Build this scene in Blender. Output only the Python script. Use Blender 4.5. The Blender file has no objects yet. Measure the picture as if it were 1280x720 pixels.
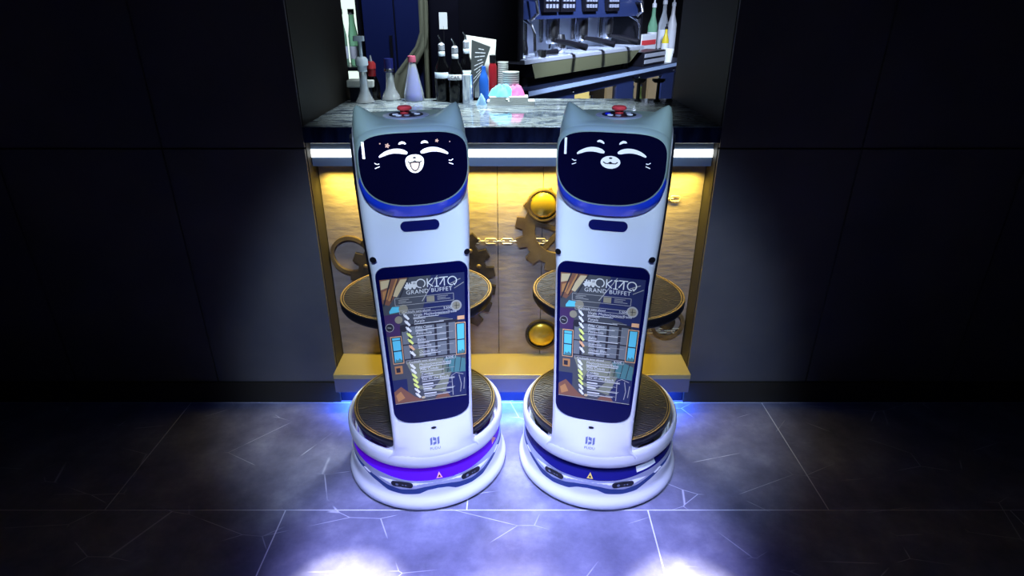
import bpy, math, random
from mathutils import Vector, Matrix
random.seed(7)
S = bpy.context.scene
COL = S.collection
PI = math.pi
R = math.radians

# ------------------------------------------------------------------ camera
CAM_H, FPX, PITCH = 1.518, 760.0, R(25.0)
cd = bpy.data.cameras.new('camera'); cam = bpy.data.objects.new('camera', cd); COL.objects.link(cam)
cd.sensor_width = 36.0; cd.lens = FPX * 36.0 / 1280.0; cd.clip_start = 0.05
cam.location = (0, 0, CAM_H); cam.rotation_euler = (PI / 2 - PITCH, 0, 0)
S.camera = cam

# ------------------------------------------------------------------ world, exposure
w = bpy.data.worlds.new('world'); S.world = w; w.use_nodes = True
w.node_tree.nodes['Background'].inputs[0].default_value = (0.10, 0.14, 0.45, 1)
w.node_tree.nodes['Background'].inputs[1].default_value = 0.10
S.view_settings.view_transform = 'Standard'
S.view_settings.look = 'None'
S.view_settings.gamma = 1.0
S.view_settings.use_curve_mapping = False
S.view_settings.exposure = 0.0

# ------------------------------------------------------------------ lamps, some unseen and added for their light
def spot(name, loc, tgt, power, color, angle, blend=0.5, radius=0.05):
    l = bpy.data.lights.new(name, 'SPOT'); l.energy = power; l.color = color
    l.spot_size = R(angle); l.spot_blend = blend; l.shadow_soft_size = radius
    o = bpy.data.objects.new(name, l); COL.objects.link(o); o.location = loc
    o.rotation_euler = (Vector(tgt) - Vector(loc)).to_track_quat('-Z', 'Y').to_euler()
    return o
def area(name, loc, rot, sx, sy, power, color, spread=180):
    l = bpy.data.lights.new(name, 'AREA'); l.shape = 'RECTANGLE'; l.size = sx; l.size_y = sy
    l.energy = power; l.color = color; l.spread = R(spread)
    o = bpy.data.objects.new(name, l); COL.objects.link(o); o.location = loc; o.rotation_euler = rot
    return o
CW = (0.52, 0.70, 1.0)
spot('robot_spot', (-0.34, 0.05, 2.62), (-0.31, 1.72, 0.62), 215, CW, 32, 0.55, 0.10)  # unseen spots over the robots, cones shaped to leave the sides dark
spot('robot_spot', (0.34, 0.05, 2.62), (0.31, 1.72, 0.62), 215, CW, 32, 0.55, 0.10)
spot('floor_fill_spot', (0.0, 0.55, 2.62), (0.0, 1.27, 0), 520, (0.46, 0.46, 1.0), 31, 0.5, 0.08)  # unseen lavender spot added for the floor, cone clear of the heads
spot('pool_downlight', (-0.50, 1.05, 2.62), (-0.47, 1.17, 0), 1300, (1.0, 0.97, 0.95), 9, 0.9, 0.02)
spot('pool_downlight', (0.52, 1.05, 2.62), (0.49, 1.15, 0), 1300, (1.0, 0.97, 0.95), 9, 0.9, 0.02)
spot('pool_downlight', (0.0, 1.05, 2.62), (0.02, 1.15, 0), 520, (0.92, 0.90, 1.0), 9, 1.0, 0.02)
spot('bar_downlight', (-0.10, 2.5, 2.62), (-0.08, 2.5, 1.1), 300, (0.85, 0.97, 1.0), 50, 0.6, 0.10)
spot('back_bar_downlight', (1.0, 2.9, 2.62), (0.75, 4.3, 1.15), 720, (0.68, 0.78, 1.0), 74, 0.6, 0.15)
spot('cabinet_fill_spot', (-0.45, 3.0, 2.62), (-0.55, 3.95, 1.35), 110, (0.70, 0.80, 1.0), 55, 0.6, 0.15)  # unseen spot added to brighten the dark cabinets
spot('blue_wash_fill', (0, 1.2, 2.62), (0, 1.45, 0), 120, (0.08, 0.14, 1.0), 32, 0.6, 0.3)  # unseen blue fill added to tint the floor and the shadows
area('warm_strip_light', (0, 2.178, 0.955), (R(24), 0, 0), 1.38, 0.03, 9.0, (1.0, 0.76, 0.10), 120)
area('step_blue_light', (0, 2.10, 0.080), (0, 0, 0), 1.38, 0.03, 18.0, (0.05, 0.16, 1.0))

# ------------------------------------------------------------------ materials
MATS = {}
def mat(name, col, rough=0.5, metal=0.0, emit=0.0, ecol=None, trans=0.0, coat=0.0, ior=1.45, alpha=1.0):
    if name in MATS: return MATS[name]
    m = bpy.data.materials.new(name); m.use_nodes = True
    b = m.node_tree.nodes['Principled BSDF']
    b.inputs['Base Color'].default_value = (*col, 1)
    b.inputs['Roughness'].default_value = rough
    b.inputs['Metallic'].default_value = metal
    b.inputs['Transmission Weight'].default_value = trans
    b.inputs['Coat Weight'].default_value = coat
    b.inputs['IOR'].default_value = ior
    b.inputs['Alpha'].default_value = alpha
    if emit:
        b.inputs['Emission Color'].default_value = (*(ecol or col), 1)
        b.inputs['Emission Strength'].default_value = emit
    MATS[name] = m
    return m
def nodes(m): return m.node_tree.nodes, m.node_tree.links, m.node_tree.nodes['Principled BSDF']
def ramp(N, stops):
    r = N.new('ShaderNodeValToRGB'); e = r.color_ramp.elements
    while len(e) < len(stops): e.new(0.5)
    for k, (p, c) in enumerate(stops):
        e[k].position = p; e[k].color = (*c, 1)
    return r
def noise_col(m, scale, c0, c1, detail=4, lo=0.35, hi=0.65, bump=0.0, coord='Object', stretch=(1, 1, 1)):
    N, L, b = nodes(m)
    tc = N.new('ShaderNodeTexCoord'); mp = N.new('ShaderNodeMapping'); mp.inputs['Scale'].default_value = stretch
    nz = N.new('ShaderNodeTexNoise'); nz.inputs['Scale'].default_value = scale; nz.inputs['Detail'].default_value = detail
    rp = ramp(N, [(lo, c0), (hi, c1)])
    L.new(tc.outputs[coord], mp.inputs[0]); L.new(mp.outputs[0], nz.inputs['Vector'])
    L.new(nz.outputs['Fac'], rp.inputs[0]); L.new(rp.outputs[0], b.inputs['Base Color'])
    if bump:
        bp = N.new('ShaderNodeBump'); bp.inputs['Strength'].default_value = bump; bp.inputs['Distance'].default_value = 0.01
        L.new(nz.outputs['Fac'], bp.inputs['Height']); L.new(bp.outputs[0], b.inputs['Normal'])
    return m

M_white = mat('robot_white_shell', (0.80, 0.82, 0.86), 0.32, coat=0.3)
M_silver = mat('head_silver_paint', (0.36, 0.47, 0.40), 0.36, 0.30, coat=0.2)
M_blue = mat('chin_blue_reflection', (0.012, 0.065, 0.80), 0.28, coat=0.5)  # blue reflected light put into the colour of the silver bezel's lower part
M_glass = mat('display_dark_glass', (0.002, 0.002, 0.018), 0.12)
M_bezel = mat('menu_display_glass', (0.002, 0.003, 0.045), 0.14)
M_slot = mat('slot_dark_blue', (0.004, 0.006, 0.09), 0.35)
M_black = mat('black_plastic', (0.006, 0.006, 0.010), 0.35)
M_rear = mat('rear_column_black', (0.005, 0.006, 0.014), 0.45)
M_gold = mat('gold_trim', (0.52, 0.40, 0.18), 0.35, 0.8)
M_trim = mat('sensor_trim_silver', (0.42, 0.45, 0.60), 0.3, 0.4)
M_navy = mat('recess_dark_blue', (0.02, 0.05, 0.22), 0.4)
M_lens = mat('lens_grey', (0.25, 0.28, 0.35), 0.2, 0.5)  # grey lens dots of the base sensors
M_face = mat('face_pixels_white', (1, 1, 1), 0.5, emit=1.0)
M_face2 = mat('face_pixels_grey', (0.62, 0.66, 0.70), 0.5, emit=0.42, ecol=(0.90, 0.98, 1.0))
M_peach = mat('face_pixels_peach', (0.9, 0.72, 0.6), 0.5, emit=0.7)
M_flower = mat('face_pixels_flower', (0.75, 0.45, 0.32), 0.5, emit=0.5)
M_logo = mat('logo_grey', (0.16, 0.19, 0.33), 0.5)
M_red = mat('red_button', (0.75, 0.06, 0.07), 0.35)
M_redbtl = mat('red_bottle', (0.30, 0.012, 0.02), 0.3)
M_bluebtn = mat('blue_button', (0.01, 0.02, 0.75), 0.4)
M_yel = mat('warning_yellow', (0.85, 0.60, 0.12), 0.5)
M_pink = mat('warning_pink', (0.95, 0.40, 0.40), 0.5)
M_sticker = mat('sticker_white', (0.75, 0.77, 0.85), 0.5)
M_steel = mat('steel', (0.62, 0.64, 0.70), 0.22, 1.0)
M_steel_b = mat('brushed_steel', (0.62, 0.68, 0.80), 0.38, 0.55)
M_dark = mat('dark_navy_metal', (0.012, 0.018, 0.045), 0.35, 0.3)
M_panelblue = mat('machine_blue_panel', (0.018, 0.03, 0.10), 0.3, 0.2)
M_wallbk = mat('back_wall_black', (0.004, 0.004, 0.012), 0.6)
M_olive = mat('olive_reflection', (0.20, 0.21, 0.14), 0.4, 0.0, coat=0.3)  # olive reflection put into the colour of a sheet
M_paper = mat('white_paper', (0.80, 0.84, 0.82), 0.7)
M_card = mat('dark_card', (0.05, 0.06, 0.065), 0.5)
M_clear = mat('clear_glass', (0.85, 0.92, 1.0), 0.06, trans=0.72, ior=1.45)
M_glassdk = mat('dark_bottle_glass', (0.002, 0.002, 0.003), 0.10)
M_cap_blue = mat('navy_cap', (0.015, 0.02, 0.16), 0.4)
M_cap_pink = mat('pink_cap', (0.62, 0.13, 0.22), 0.4)
M_pump = mat('pale_blue_plastic', (0.66, 0.78, 0.92), 0.35)
M_bluecloth = mat('light_blue_cloth', (0.22, 0.66, 0.90), 0.8)
M_bluebag = mat('blue_plastic', (0.02, 0.13, 0.60), 0.4)
M_pinkcloth = mat('pink_cloth', (0.90, 0.20, 0.50), 0.8)
M_label = mat('white_label', (0.70, 0.74, 0.82), 0.6)
M_green = mat('green_glass', (0.30, 0.62, 0.42), 0.1, trans=0.5)
M_yellowliq = mat('yellow_liquid', (0.75, 0.60, 0.04), 0.2)
M_lit = mat('lit_shelf_panel', (0.8, 1.0, 0.9), 0.5, emit=1.1, ecol=(0.80, 1.0, 0.90))
M_led = mat('led_strip_white', (1, 1, 1), 0.5, emit=3.0, ecol=(0.95, 1.0, 0.98))
M_fascia = mat('fascia_metal', (0.34, 0.46, 0.68), 0.35, 0.2)
M_fridge = mat('fridge_lit_panel', (0.9, 0.75, 0.25), 0.6, emit=0.75, ecol=(1.0, 0.80, 0.28))
M_seam = mat('panel_seam', (0.03, 0.025, 0.02), 0.6)
M_step = mat('step_metal', (0.58, 0.46, 0.20), 0.35, 0.4)
M_plinth = mat('plinth_face', (0.20, 0.19, 0.24), 0.45, 0.3)
M_grout = mat('grout', (0.80, 0.80, 0.90), 0.6)
M_gear = noise_col(mat('gear_bronze', (0.2, 0.14, 0.08), 0.38, 0.6), 9, (0.13, 0.085, 0.05), (0.36, 0.26, 0.13))
M_geardark = noise_col(mat('gear_dark', (0.06, 0.05, 0.05), 0.45, 0.5), 14, (0.025, 0.02, 0.018), (0.10, 0.075, 0.05))
M_gold2 = mat('boss_gold', (0.60, 0.42, 0.06), 0.3, 0.7)
M_chain = mat('chain_bronze', (0.50, 0.44, 0.32), 0.4, 0.3)
M_mural = noise_col(mat('mural_bronze_leather', (0.3, 0.24, 0.2), 0.42, 0.15), 26, (0.27, 0.215, 0.19), (0.36, 0.29, 0.25), 6, 0.3, 0.7, 0.35, stretch=(0.5, 1, 1.6))
M_wall = noise_col(mat('pier_wall', (0.05, 0.05, 0.06), 0.5), 3, (0.085, 0.085, 0.105), (0.13, 0.12, 0.13))
M_ceil = mat('ceiling_dark', (0.02, 0.02, 0.025), 0.8)

def band_mat(name, base, col, strength):
    return mat(name, base, 0.25, emit=strength, ecol=col)
M_band_lit = band_mat('light_band_violet', (0.06, 0.01, 0.5), (0.12, 0.0, 0.75), 0.42)
M_band_off = mat('light_band_off', (0.012, 0.012, 0.16), 0.2)

def wood_mat():
    m = mat('tray_mat_wavy', (0.05, 0.04, 0.03), 0.45)
    N, L, b = nodes(m)
    tc = N.new('ShaderNodeTexCoord'); mp = N.new('ShaderNodeMapping'); mp.inputs['Rotation'].default_value = (0, 0, R(8))
    nz = N.new('ShaderNodeTexNoise'); nz.inputs['Scale'].default_value = 6; nz.inputs['Detail'].default_value = 1
    wv = N.new('ShaderNodeTexWave'); wv.bands_direction = 'Y'; wv.inputs['Scale'].default_value = 34
    wv.inputs['Distortion'].default_value = 7; wv.inputs['Detail'].default_value = 0; wv.inputs['Detail Scale'].default_value = 1.2
    rp = ramp(N, [(0.25, (0.010, 0.009, 0.010)), (0.75, (0.058, 0.052, 0.042))])
    L.new(tc.outputs['Object'], mp.inputs[0]); L.new(mp.outputs[0], wv.inputs['Vector'])
    L.new(wv.outputs['Fac'], rp.inputs[0]); L.new(rp.outputs[0], b.inputs['Base Color'])
    bp = N.new('ShaderNodeBump'); bp.inputs['Strength'].default_value = 0.4; bp.inputs['Distance'].default_value = 0.004
    L.new(wv.outputs['Fac'], bp.inputs['Height']); L.new(bp.outputs[0], b.inputs['Normal'])
    return m
M_tray = wood_mat()

def marble_mat():
    m = mat('counter_marble', (0.2, 0.22, 0.24), 0.07)
    N, L, b = nodes(m)
    tc = N.new('ShaderNodeTexCoord'); mp = N.new('ShaderNodeMapping')
    mp.inputs['Rotation'].default_value = (0, 0, R(-38)); mp.inputs['Scale'].default_value = (1.2, 4.5, 1)
    nz = N.new('ShaderNodeTexNoise'); nz.inputs['Scale'].default_value = 2.6; nz.inputs['Detail'].default_value = 9
    nz.inputs['Distortion'].default_value = 1.6; nz.inputs['Roughness'].default_value = 0.66
    rp = ramp(N, [(0.32, (0.012, 0.016, 0.03)), (0.44, (0.10, 0.13, 0.17)), (0.52, (0.33, 0.38, 0.40)), (0.58, (0.10, 0.12, 0.13)), (0.66, (0.55, 0.62, 0.62))])
    L.new(tc.outputs['Object'], mp.inputs[0]); L.new(mp.outputs[0], nz.inputs['Vector'])
    L.new(nz.outputs['Fac'], rp.inputs[0]); L.new(rp.outputs[0], b.inputs['Base Color'])
    return m
M_marble = marble_mat()
M_marble_edge = noise_col(mat('counter_edge_dark', (0.01, 0.015, 0.06), 0.25), 30, (0.005, 0.008, 0.04), (0.022, 0.036, 0.12), 6, 0.4, 0.7, stretch=(1, 1, 0.3))

def tile_mat():
    m = mat('floor_tile_stone', (0.2, 0.2, 0.3), 0.3)
    N, L, b = nodes(m)
    tc = N.new('ShaderNodeTexCoord'); geo = N.new('ShaderNodeNewGeometry')
    nz = N.new('ShaderNodeTexNoise'); nz.inputs['Scale'].default_value = 5.5; nz.inputs['Detail'].default_value = 9; nz.inputs['Roughness'].default_value = 0.68
    rp = ramp(N, [(0.30, (0.13, 0.13, 0.20)), (0.52, (0.22, 0.22, 0.32)), (0.72, (0.36, 0.36, 0.47))])
    L.new(geo.outputs['Position'], nz.inputs['Vector']); L.new(nz.outputs['Fac'], rp.inputs[0])
    # thin pale veins: voronoi edges, masked by noise
    nd = N.new('ShaderNodeTexNoise'); nd.inputs['Scale'].default_value = 4.5; nd.inputs['Detail'].default_value = 2
    mp = N.new('ShaderNodeMapping'); mp.inputs['Rotation'].default_value = (0, 0, R(35)); mp.inputs['Scale'].default_value = (2.6, 5.0, 1)
    vo = N.new('ShaderNodeTexVoronoi'); vo.feature = 'DISTANCE_TO_EDGE'; vo.inputs['Scale'].default_value = 1.15
    L.new(geo.outputs['Position'], mp.inputs[0]); L.new(mp.outputs[0], vo.inputs['Vector'])
    vr = ramp(N, [(0.0, (1, 1, 1)), (0.007, (0, 0, 0))])
    L.new(vo.outputs['Distance'], vr.inputs[0])
    L.new(geo.outputs['Position'], nd.inputs['Vector'])
    nr = ramp(N, [(0.51, (0, 0, 0)), (0.58, (1, 1, 1))]); L.new(nd.outputs['Fac'], nr.inputs[0])
    mu = N.new('ShaderNodeMath'); mu.operation = 'MULTIPLY'
    L.new(vr.outputs[0], mu.inputs[0]); L.new(nr.outputs[0], mu.inputs[1])
    mx = N.new('ShaderNodeMixRGB'); mx.inputs[2].default_value = (0.72, 0.72, 0.85, 1)
    L.new(mu.outputs[0], mx.inputs[0]); L.new(rp.outputs[0], mx.inputs[1]); L.new(mx.outputs[0], b.inputs['Base Color'])
    return m
M_tile = tile_mat()

# ------------------------------------------------------------------ mesh helpers
class MB:
    def __init__(s): s.v = []; s.f = []
    def add(s, vs, fs):
        o = len(s.v); s.v += [tuple(p) for p in vs]; s.f += [tuple(i + o for i in f) for f in fs]; return s
    def box(s, x0, x1, y0, y1, z0, z1):
        return s.add([(x0, y0, z0), (x1, y0, z0), (x1, y1, z0), (x0, y1, z0), (x0, y0, z1), (x1, y0, z1), (x1, y1, z1), (x0, y1, z1)],
                     [(0, 3, 2, 1), (4, 5, 6, 7), (0, 1, 5, 4), (1, 2, 6, 5), (2, 3, 7, 6), (3, 0, 4, 7)])
    def lathe(s, prof, n=32, c=(0, 0, 0), a0=0.0, a1=2 * PI):
        full = abs(a1 - a0 - 2 * PI) < 1e-6; m = n if full else n + 1
        vs = []; fs = []
        for k in range(m):
            a = a0 + (a1 - a0) * k / n
            for r, z in prof: vs.append((c[0] + r * math.cos(a), c[1] + r * math.sin(a), c[2] + z))
        P = len(prof)
        for k in range(n):
            k2 = (k + 1) % m
            for i in range(P - 1):
                q = (k * P + i, k2 * P + i, k2 * P + i + 1, k * P + i + 1)
                if prof[i][0] < 1e-7: q = (q[0], q[2], q[3])
                elif prof[i + 1][0] < 1e-7: q = (q[0], q[1], q[2])
                fs.append(q)
        return s.add(vs, fs)
    def loft(s, rings, cap0=True, cap1=True):
        n = len(rings[0]); vs = [p for r in rings for p in r]; fs = []
        for k in range(len(rings) - 1):
            for i in range(n):
                j = (i + 1) % n
                fs.append((k * n + i, k * n + j, (k + 1) * n + j, (k + 1) * n + i))
        if cap0: fs.append(tuple(range(n - 1, -1, -1)))
        if cap1: fs.append(tuple((len(rings) - 1) * n + i for i in range(n)))
        return s.add(vs, fs)
    def tube(s, pts, r, n=8, cap=True):
        pts = [Vector(p) for p in pts]; rings = []
        for i, p in enumerate(pts):
            t = (pts[min(i + 1, len(pts) - 1)] - pts[max(i - 1, 0)]).normalized()
            up = Vector((0, 0, 1)) if abs(t.z) < 0.9 else Vector((1, 0, 0))
            a = t.cross(up).normalized(); b = a.cross(t)
            rr = r[i] if isinstance(r, (list, tuple)) else r
            rings.append([p + a * rr * math.cos(2 * PI * k / n) + b * rr * math.sin(2 * PI * k / n) for k in range(n)])
        return s.loft(rings, cap, cap)
    def prism(s, poly, y0, y1):           # polygon in (x,z), extruded along y
        return s.loft([[(x, y0, z) for x, z in poly], [(x, y1, z) for x, z in poly]])
    def zprism(s, poly, z0, z1):          # polygon in (x,y), extruded along z
        return s.loft([[(x, y, z0) for x, y in poly], [(x, y, z1) for x, y in poly]])
    def sphere(s, c, rx, ry=None, rz=None, n=20, m=12):
        ry = ry or rx; rz = rz or rx
        vs = []; fs = []
        for j in range(m + 1):
            t = PI * j / m
            for k in range(n):
                a = 2 * PI * k / n
                vs.append((c[0] + rx * math.sin(t) * math.cos(a), c[1] + ry * math.sin(t) * math.sin(a), c[2] + rz * math.cos(t)))
        for j in range(m):
            for k in range(n):
                fs.append((j * n + k, (j + 1) * n + k, (j + 1) * n + (k + 1) % n, j * n + (k + 1) % n))
        return s.add(vs, fs)
    def map(s, fn): s.v = [tuple(fn(*p)) for p in s.v]; return s
    def build(s, name, m, parent=None, smooth=False, bevel=0.0, seg=2, ang=35, loc=None):
        me = bpy.data.meshes.new(name); me.from_pydata(s.v, [], s.f); me.validate(); me.update()
        import bmesh
        bm = bmesh.new(); bm.from_mesh(me); bmesh.ops.remove_doubles(bm, verts=bm.verts, dist=1e-6)
        bmesh.ops.recalc_face_normals(bm, faces=bm.faces); bm.to_mesh(me); bm.free()
        me.materials.append(m)
        if smooth:
            for p in me.polygons: p.use_smooth = True
            me.set_sharp_from_angle(angle=R(ang))
        o = bpy.data.objects.new(name, me); COL.objects.link(o)
        if parent: o.parent = parent
        if loc: o.location = loc
        if bevel:
            b = o.modifiers.new('bevel', 'BEVEL'); b.width = bevel; b.segments = seg; b.limit_method = 'ANGLE'; b.angle_limit = R(40)
        return o
def thing(name, label, cat, loc=(0, 0, 0), rz=0, group=None):
    o = bpy.data.objects.new(name, None); COL.objects.link(o); o.empty_display_size = 0.05
    o.location = loc; o.rotation_euler = (0, 0, rz); return tag(o, label, cat, group)
def tag(o, label, cat, group=None):
    o['label'] = label; o['category'] = cat
    if group: o['group'] = group
    return o
def struct(o): o['kind'] = 'structure'; return o
def text_mesh(txt, size, align='LEFT', shear=0.0, space=1.0):
    cu = bpy.data.curves.new('lettering', 'FONT'); cu.body = txt; cu.size = size; cu.align_x = align
    cu.resolution_u = 2; cu.shear = shear; cu.space_character = space
    ob = bpy.data.objects.new('lettering', cu); COL.objects.link(ob)
    dg = bpy.context.evaluated_depsgraph_get()
    me = bpy.data.meshes.new_from_object(ob.evaluated_get(dg))
    vs = [tuple(v.co) for v in me.vertices]; fs = [tuple(p.vertices) for p in me.polygons]
    bpy.data.objects.remove(ob); bpy.data.curves.remove(cu); bpy.data.meshes.remove(me)
    return vs, fs
def ray(px, py):
    u, v = (px - 640) / FPX, (py - 360) / FPX
    return Vector((u, math.cos(PITCH) - v * math.sin(PITCH), -math.sin(PITCH) - v * math.cos(PITCH)))
def atY(px, py, Y): d = ray(px, py); return Vector((0, 0, CAM_H)) + d * (Y / d.y)
def atZ(px, py, Z): d = ray(px, py); return Vector((0, 0, CAM_H)) + d * ((Z - CAM_H) / d.z)
def rrect(w, h, r, n=6, cx=0, cy=0):
    p = []
    for sx, sy, a in ((1, 1, 0), (-1, 1, 90), (-1, -1, 180), (1, -1, 270)):
        for k in range(n + 1):
            t = R(a + 90 * k / n)
            p.append((cx + sx * (w - r) + r * math.cos(t), cy + sy * (h - r) + r * math.sin(t)))
    return p
def lerp_table(tab, z):
    if z <= tab[0][0]: return tab[0][1:]
    for a, b in zip(tab, tab[1:]):
        if z <= b[0]:
            t = (z - a[0]) / (b[0] - a[0]); t2 = t
            return tuple(p + (q - p) * t2 for p, q in zip(a[1:], b[1:]))
    return tab[-1][1:]

# ================================================================== SETTING
BARX = 0.72            # half width of the bar opening between the two wall piers
PIER_Y = 2.125
fl = struct(MB().box(-2.4, 2.4, -1.6, 7.6, -0.05, -0.001).build('floor', M_grout))
TX, TY = 1.2, 0.6
for iy in range(-5, 5):
    for ix in range(-2, 3):
        x0 = -0.15 + (ix - 1) * TX + (0.6 if iy % 2 else 0); y0 = 1.515 + iy * TY
        if x0 + TX < -2.4 or x0 > 2.4 or y0 > 2.3: continue
        g = 0.0022
        xa, xb = max(x0, -2.4) + g, min(x0 + TX, 2.4) - g
        t = MB().box(xa, xb, y0 + g, y0 + TY - g, -0.012, 0.0).build('tile', M_tile, fl)
def wall_box(name, *b, m=M_wall): return struct(MB().box(*b).build(name, m))
wall_box('wall_rear', -2.4, 2.4, -1.66, -1.6, 0, 2.7)
wall_box('wall_side_left', -2.46, -2.4, -1.6, 7.6, 0, 2.7)
wall_box('wall_side_right', 2.4, 2.46, -1.6, 7.6, 0, 2.7)
wall_box('wall_back', -2.4, 2.4, 7.6, 7.66, 0, 2.7, m=M_wallbk)
wall_box('ceiling', -2.4, 2.4, -1.6, 7.6, 2.7, 2.75, m=M_ceil)
for s, nm in ((-1, 'wall_left'), (1, 'wall_right')):
    x0, x1 = sorted((s * BARX, s * 2.4))
    wp = wall_box(nm, x0, x1, PIER_Y + 0.012, PIER_Y + 0.7, 0, 2.7, m=M_seam)
    edges = [BARX, 1.22, 1.81, 2.4]
    for a, b in zip(edges, edges[1:]):
        for za, zb in ((0.10, 1.06), (1.066, 2.0), (2.006, 2.7)):
            xa, xb = sorted((s * (a + 0.003), s * (b - 0.003)))
            MB().box(xa, xb, PIER_Y, PIER_Y + 0.012, za, zb).build('panel', M_wall, wp)
    xa, xb = x0, x1
    struct(MB().box(xa, xb, PIER_Y - 0.008, PIER_Y + 0.012, 0, 0.096).build('baseboard_' + ('left' if s < 0 else 'right'), M_seam))

# ================================================================== BAR COUNTER
BY = 2.23
bar = thing('bar_counter', 'bar counter with a polished grey marble top and bronze gear mural front', 'counter', (0, BY, 0))
def bpart(mb, name, m, **k): return mb.map(lambda x, y, z: (x, y - BY, z)).build(name, m, bar, **k)
CT, CF, CB = 1.14, 2.119, 2.80
BX = BARX - 0.001
bpart(MB().box(-BX, BX, CF, CB, 1.082, CT), 'countertop', M_marble, bevel=0.003)
bpart(MB().box(-BX, BX, CF - 0.0015, CF + 0.002, 1.084, CT - 0.004), 'edge_band', M_marble_edge)
YL = 2.175
zz = [atY(640, y, YL).z for y in (187, 196.5, 208)]
bpart(MB().box(-BX, BX, YL + 0.003, BY, zz[0], 1.082), 'upper_fascia', M_fascia)
bpart(MB().box(-BX, BX, YL, BY, zz[1], zz[0]), 'led_strip', M_led)
bpart(MB().box(-BX, BX, YL + 0.003, BY, zz[2], zz[1]), 'lower_fascia', M_fascia)
pan_edges = [-BX, -0.335, -0.055, 0.1175, 0.375, BX]
for a, b in zip(pan_edges, pan_edges[1:]):
    bpart(MB().box(a + 0.0012, b - 0.0012, BY, BY + 0.02, 0.17, zz[2]), 'mural_panel', M_mural)
bpart(MB().box(-BX, BX, BY + 0.02, CB - 0.03, 0.10, 1.082), 'carcass', M_seam)
bpart(MB().box(-BX, BX, 2.066, BY + 0.02, 0.148, 0.17), 'step_top', M_step, bevel=0.002)
bpart(MB().box(-BX, BX, 2.070, BY + 0.02, 0.083, 0.148), 'step_face', M_plinth)
bpart(MB().box(-BX, BX, 2.13, CB - 0.03, 0.0, 0.083), 'toe_kick', M_dark)

def gear(cx, cz, r_out, teeth, r_in, m, depth=0.012, tooth=0.16, y=BY, spokes=0, name='gear'):
    pts = []
    for k in range(teeth):
        a = 2 * PI * k / teeth; st = 2 * PI / teeth
        for f, rr in ((0.0, 1 - tooth), (0.30, 1 - tooth), (0.38, 1.0), (0.82, 1.0), (0.92, 1 - tooth)):
            pts.append((rr * r_out, a + f * st))
    n = len(pts); mb = MB()
    ro = [(cx + r * math.cos(a), cz + r * math.sin(a)) for r, a in pts]
    ri = [(cx + r_in * math.cos(a), cz + r_in * math.sin(a)) for r, a in pts]
    vs = [(x, y, z) for x, z in ro] + [(x, y - depth, z) for x, z in ro] + [(x, y - depth, z) for x, z in ri] + [(x, y, z) for x, z in ri]
    fs = []
    for i in range(n):
        j = (i + 1) % n
        for k in range(3): fs.append((k * n + i, k * n + j, (k + 1) * n + j, (k + 1) * n + i))
    mb.add(vs, fs)
    for k in range(spokes):
        a = 2 * PI * k / spokes + 0.3; c, s_ = math.cos(a), math.sin(a); w_ = r_in * 0.09
        q = [(cx - s_ * w_, cz + c * w_), (cx + s_ * w_, cz - c * w_), (cx + c * r_in * 1.02 + s_ * w_, cz + s_ * r_in * 1.02 - c * w_), (cx + c * r_in * 1.02 - s_ * w_, cz + s_ * r_in * 1.02 + c * w_)]
        mb.prism(q, y - depth * 0.8, y)
    return bpart(mb, name, m)
def boss(cx, cz, r, m, d=0.5):
    return bpart(MB().sphere((cx, BY, cz), r, r * d, r, 28, 16), 'boss', m, smooth=True)
def ring(cx, cz, r0, r1, m, depth=0.008, name='gear_ring'):
    n = 40; mb = MB(); P = [(r0, BY), (r0, BY - depth), (r1, BY - depth), (r1, BY)]
    rings_ = [[(cx + r * math.cos(2 * PI * k / n), y, cz + r * math.sin(2 * PI * k / n)) for k in range(n)] for r, y in P]
    return bpart(mb.loft(rings_, False, False), name, m)
p = atY(699, 287, BY); gear(p.x, p.z, 0.172, 12, 0.095, M_gear, 0.014, 0.17, spokes=5)
p = atY(675, 255, BY); boss(p.x + 0.012, p.z, 0.056, M_gold2)
ring(p.x + 0.012, p.z, 0.057, 0.063, M_gear, 0.02)
p = atY(675, 417, BY); boss(p.x + 0.006, p.z, 0.058, M_gold2); ring(p.x + 0.006, p.z, 0.059, 0.068, M_geardark, 0.014)
p = atY(530, 352, BY); gear(p.x, p.z, 0.29, 22, 0.205, M_geardark, 0.016, 0.10); ring(p.x, p.z, 0.150, 0.178, M_gear, 0.02)
for k in range(20):
    a = 2 * PI * k / 20
    bpart(MB().sphere((p.x + 0.235 * math.cos(a), BY - 0.016, p.z + 0.235 * math.sin(a)), 0.010, 0.006, 0.010, 10, 6), 'rivet', M_gear, smooth=True)
p = atY(846, 415, BY); ring(BX - 0.075, p.z + 0.045, 0.055, 0.070, M_gear, 0.015); boss(BX - 0.075, p.z + 0.045, 0.035, M_geardark)
p = atY(442, 318, BY); ring(-BX + 0.085, p.z, 0.065, 0.080, M_gear, 0.015)
def chain(px0, px1, py, zoff=0):
    a = atY(px0, py, BY - 0.004); b = atY(px1, py, BY - 0.004); L = b.x - a.x; n = max(1, round(L / 0.031)); st = L / n
    for k in range(n):
        cx = a.x + (k + 0.5) * st
        mb = MB()
        if k % 2 == 0:
            pts = [(cx + x, BY - 0.007, a.z + z) for x, z in rrect(st * 0.70, 0.0100, 0.0080, 4)]
            pts.append(pts[0]); mb.tube(pts, 0.0030, 6, False)
        else:
            mb.tube([(cx - st * 0.72, BY - 0.007, a.z), (cx + st * 0.72, BY - 0.007, a.z)], 0.003, 6)
        bpart(mb, 'chain_link', M_chain, smooth=True)
chain(588, 690, 301); chain(822, 848, 248); chain(806, 850, 413)

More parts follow.
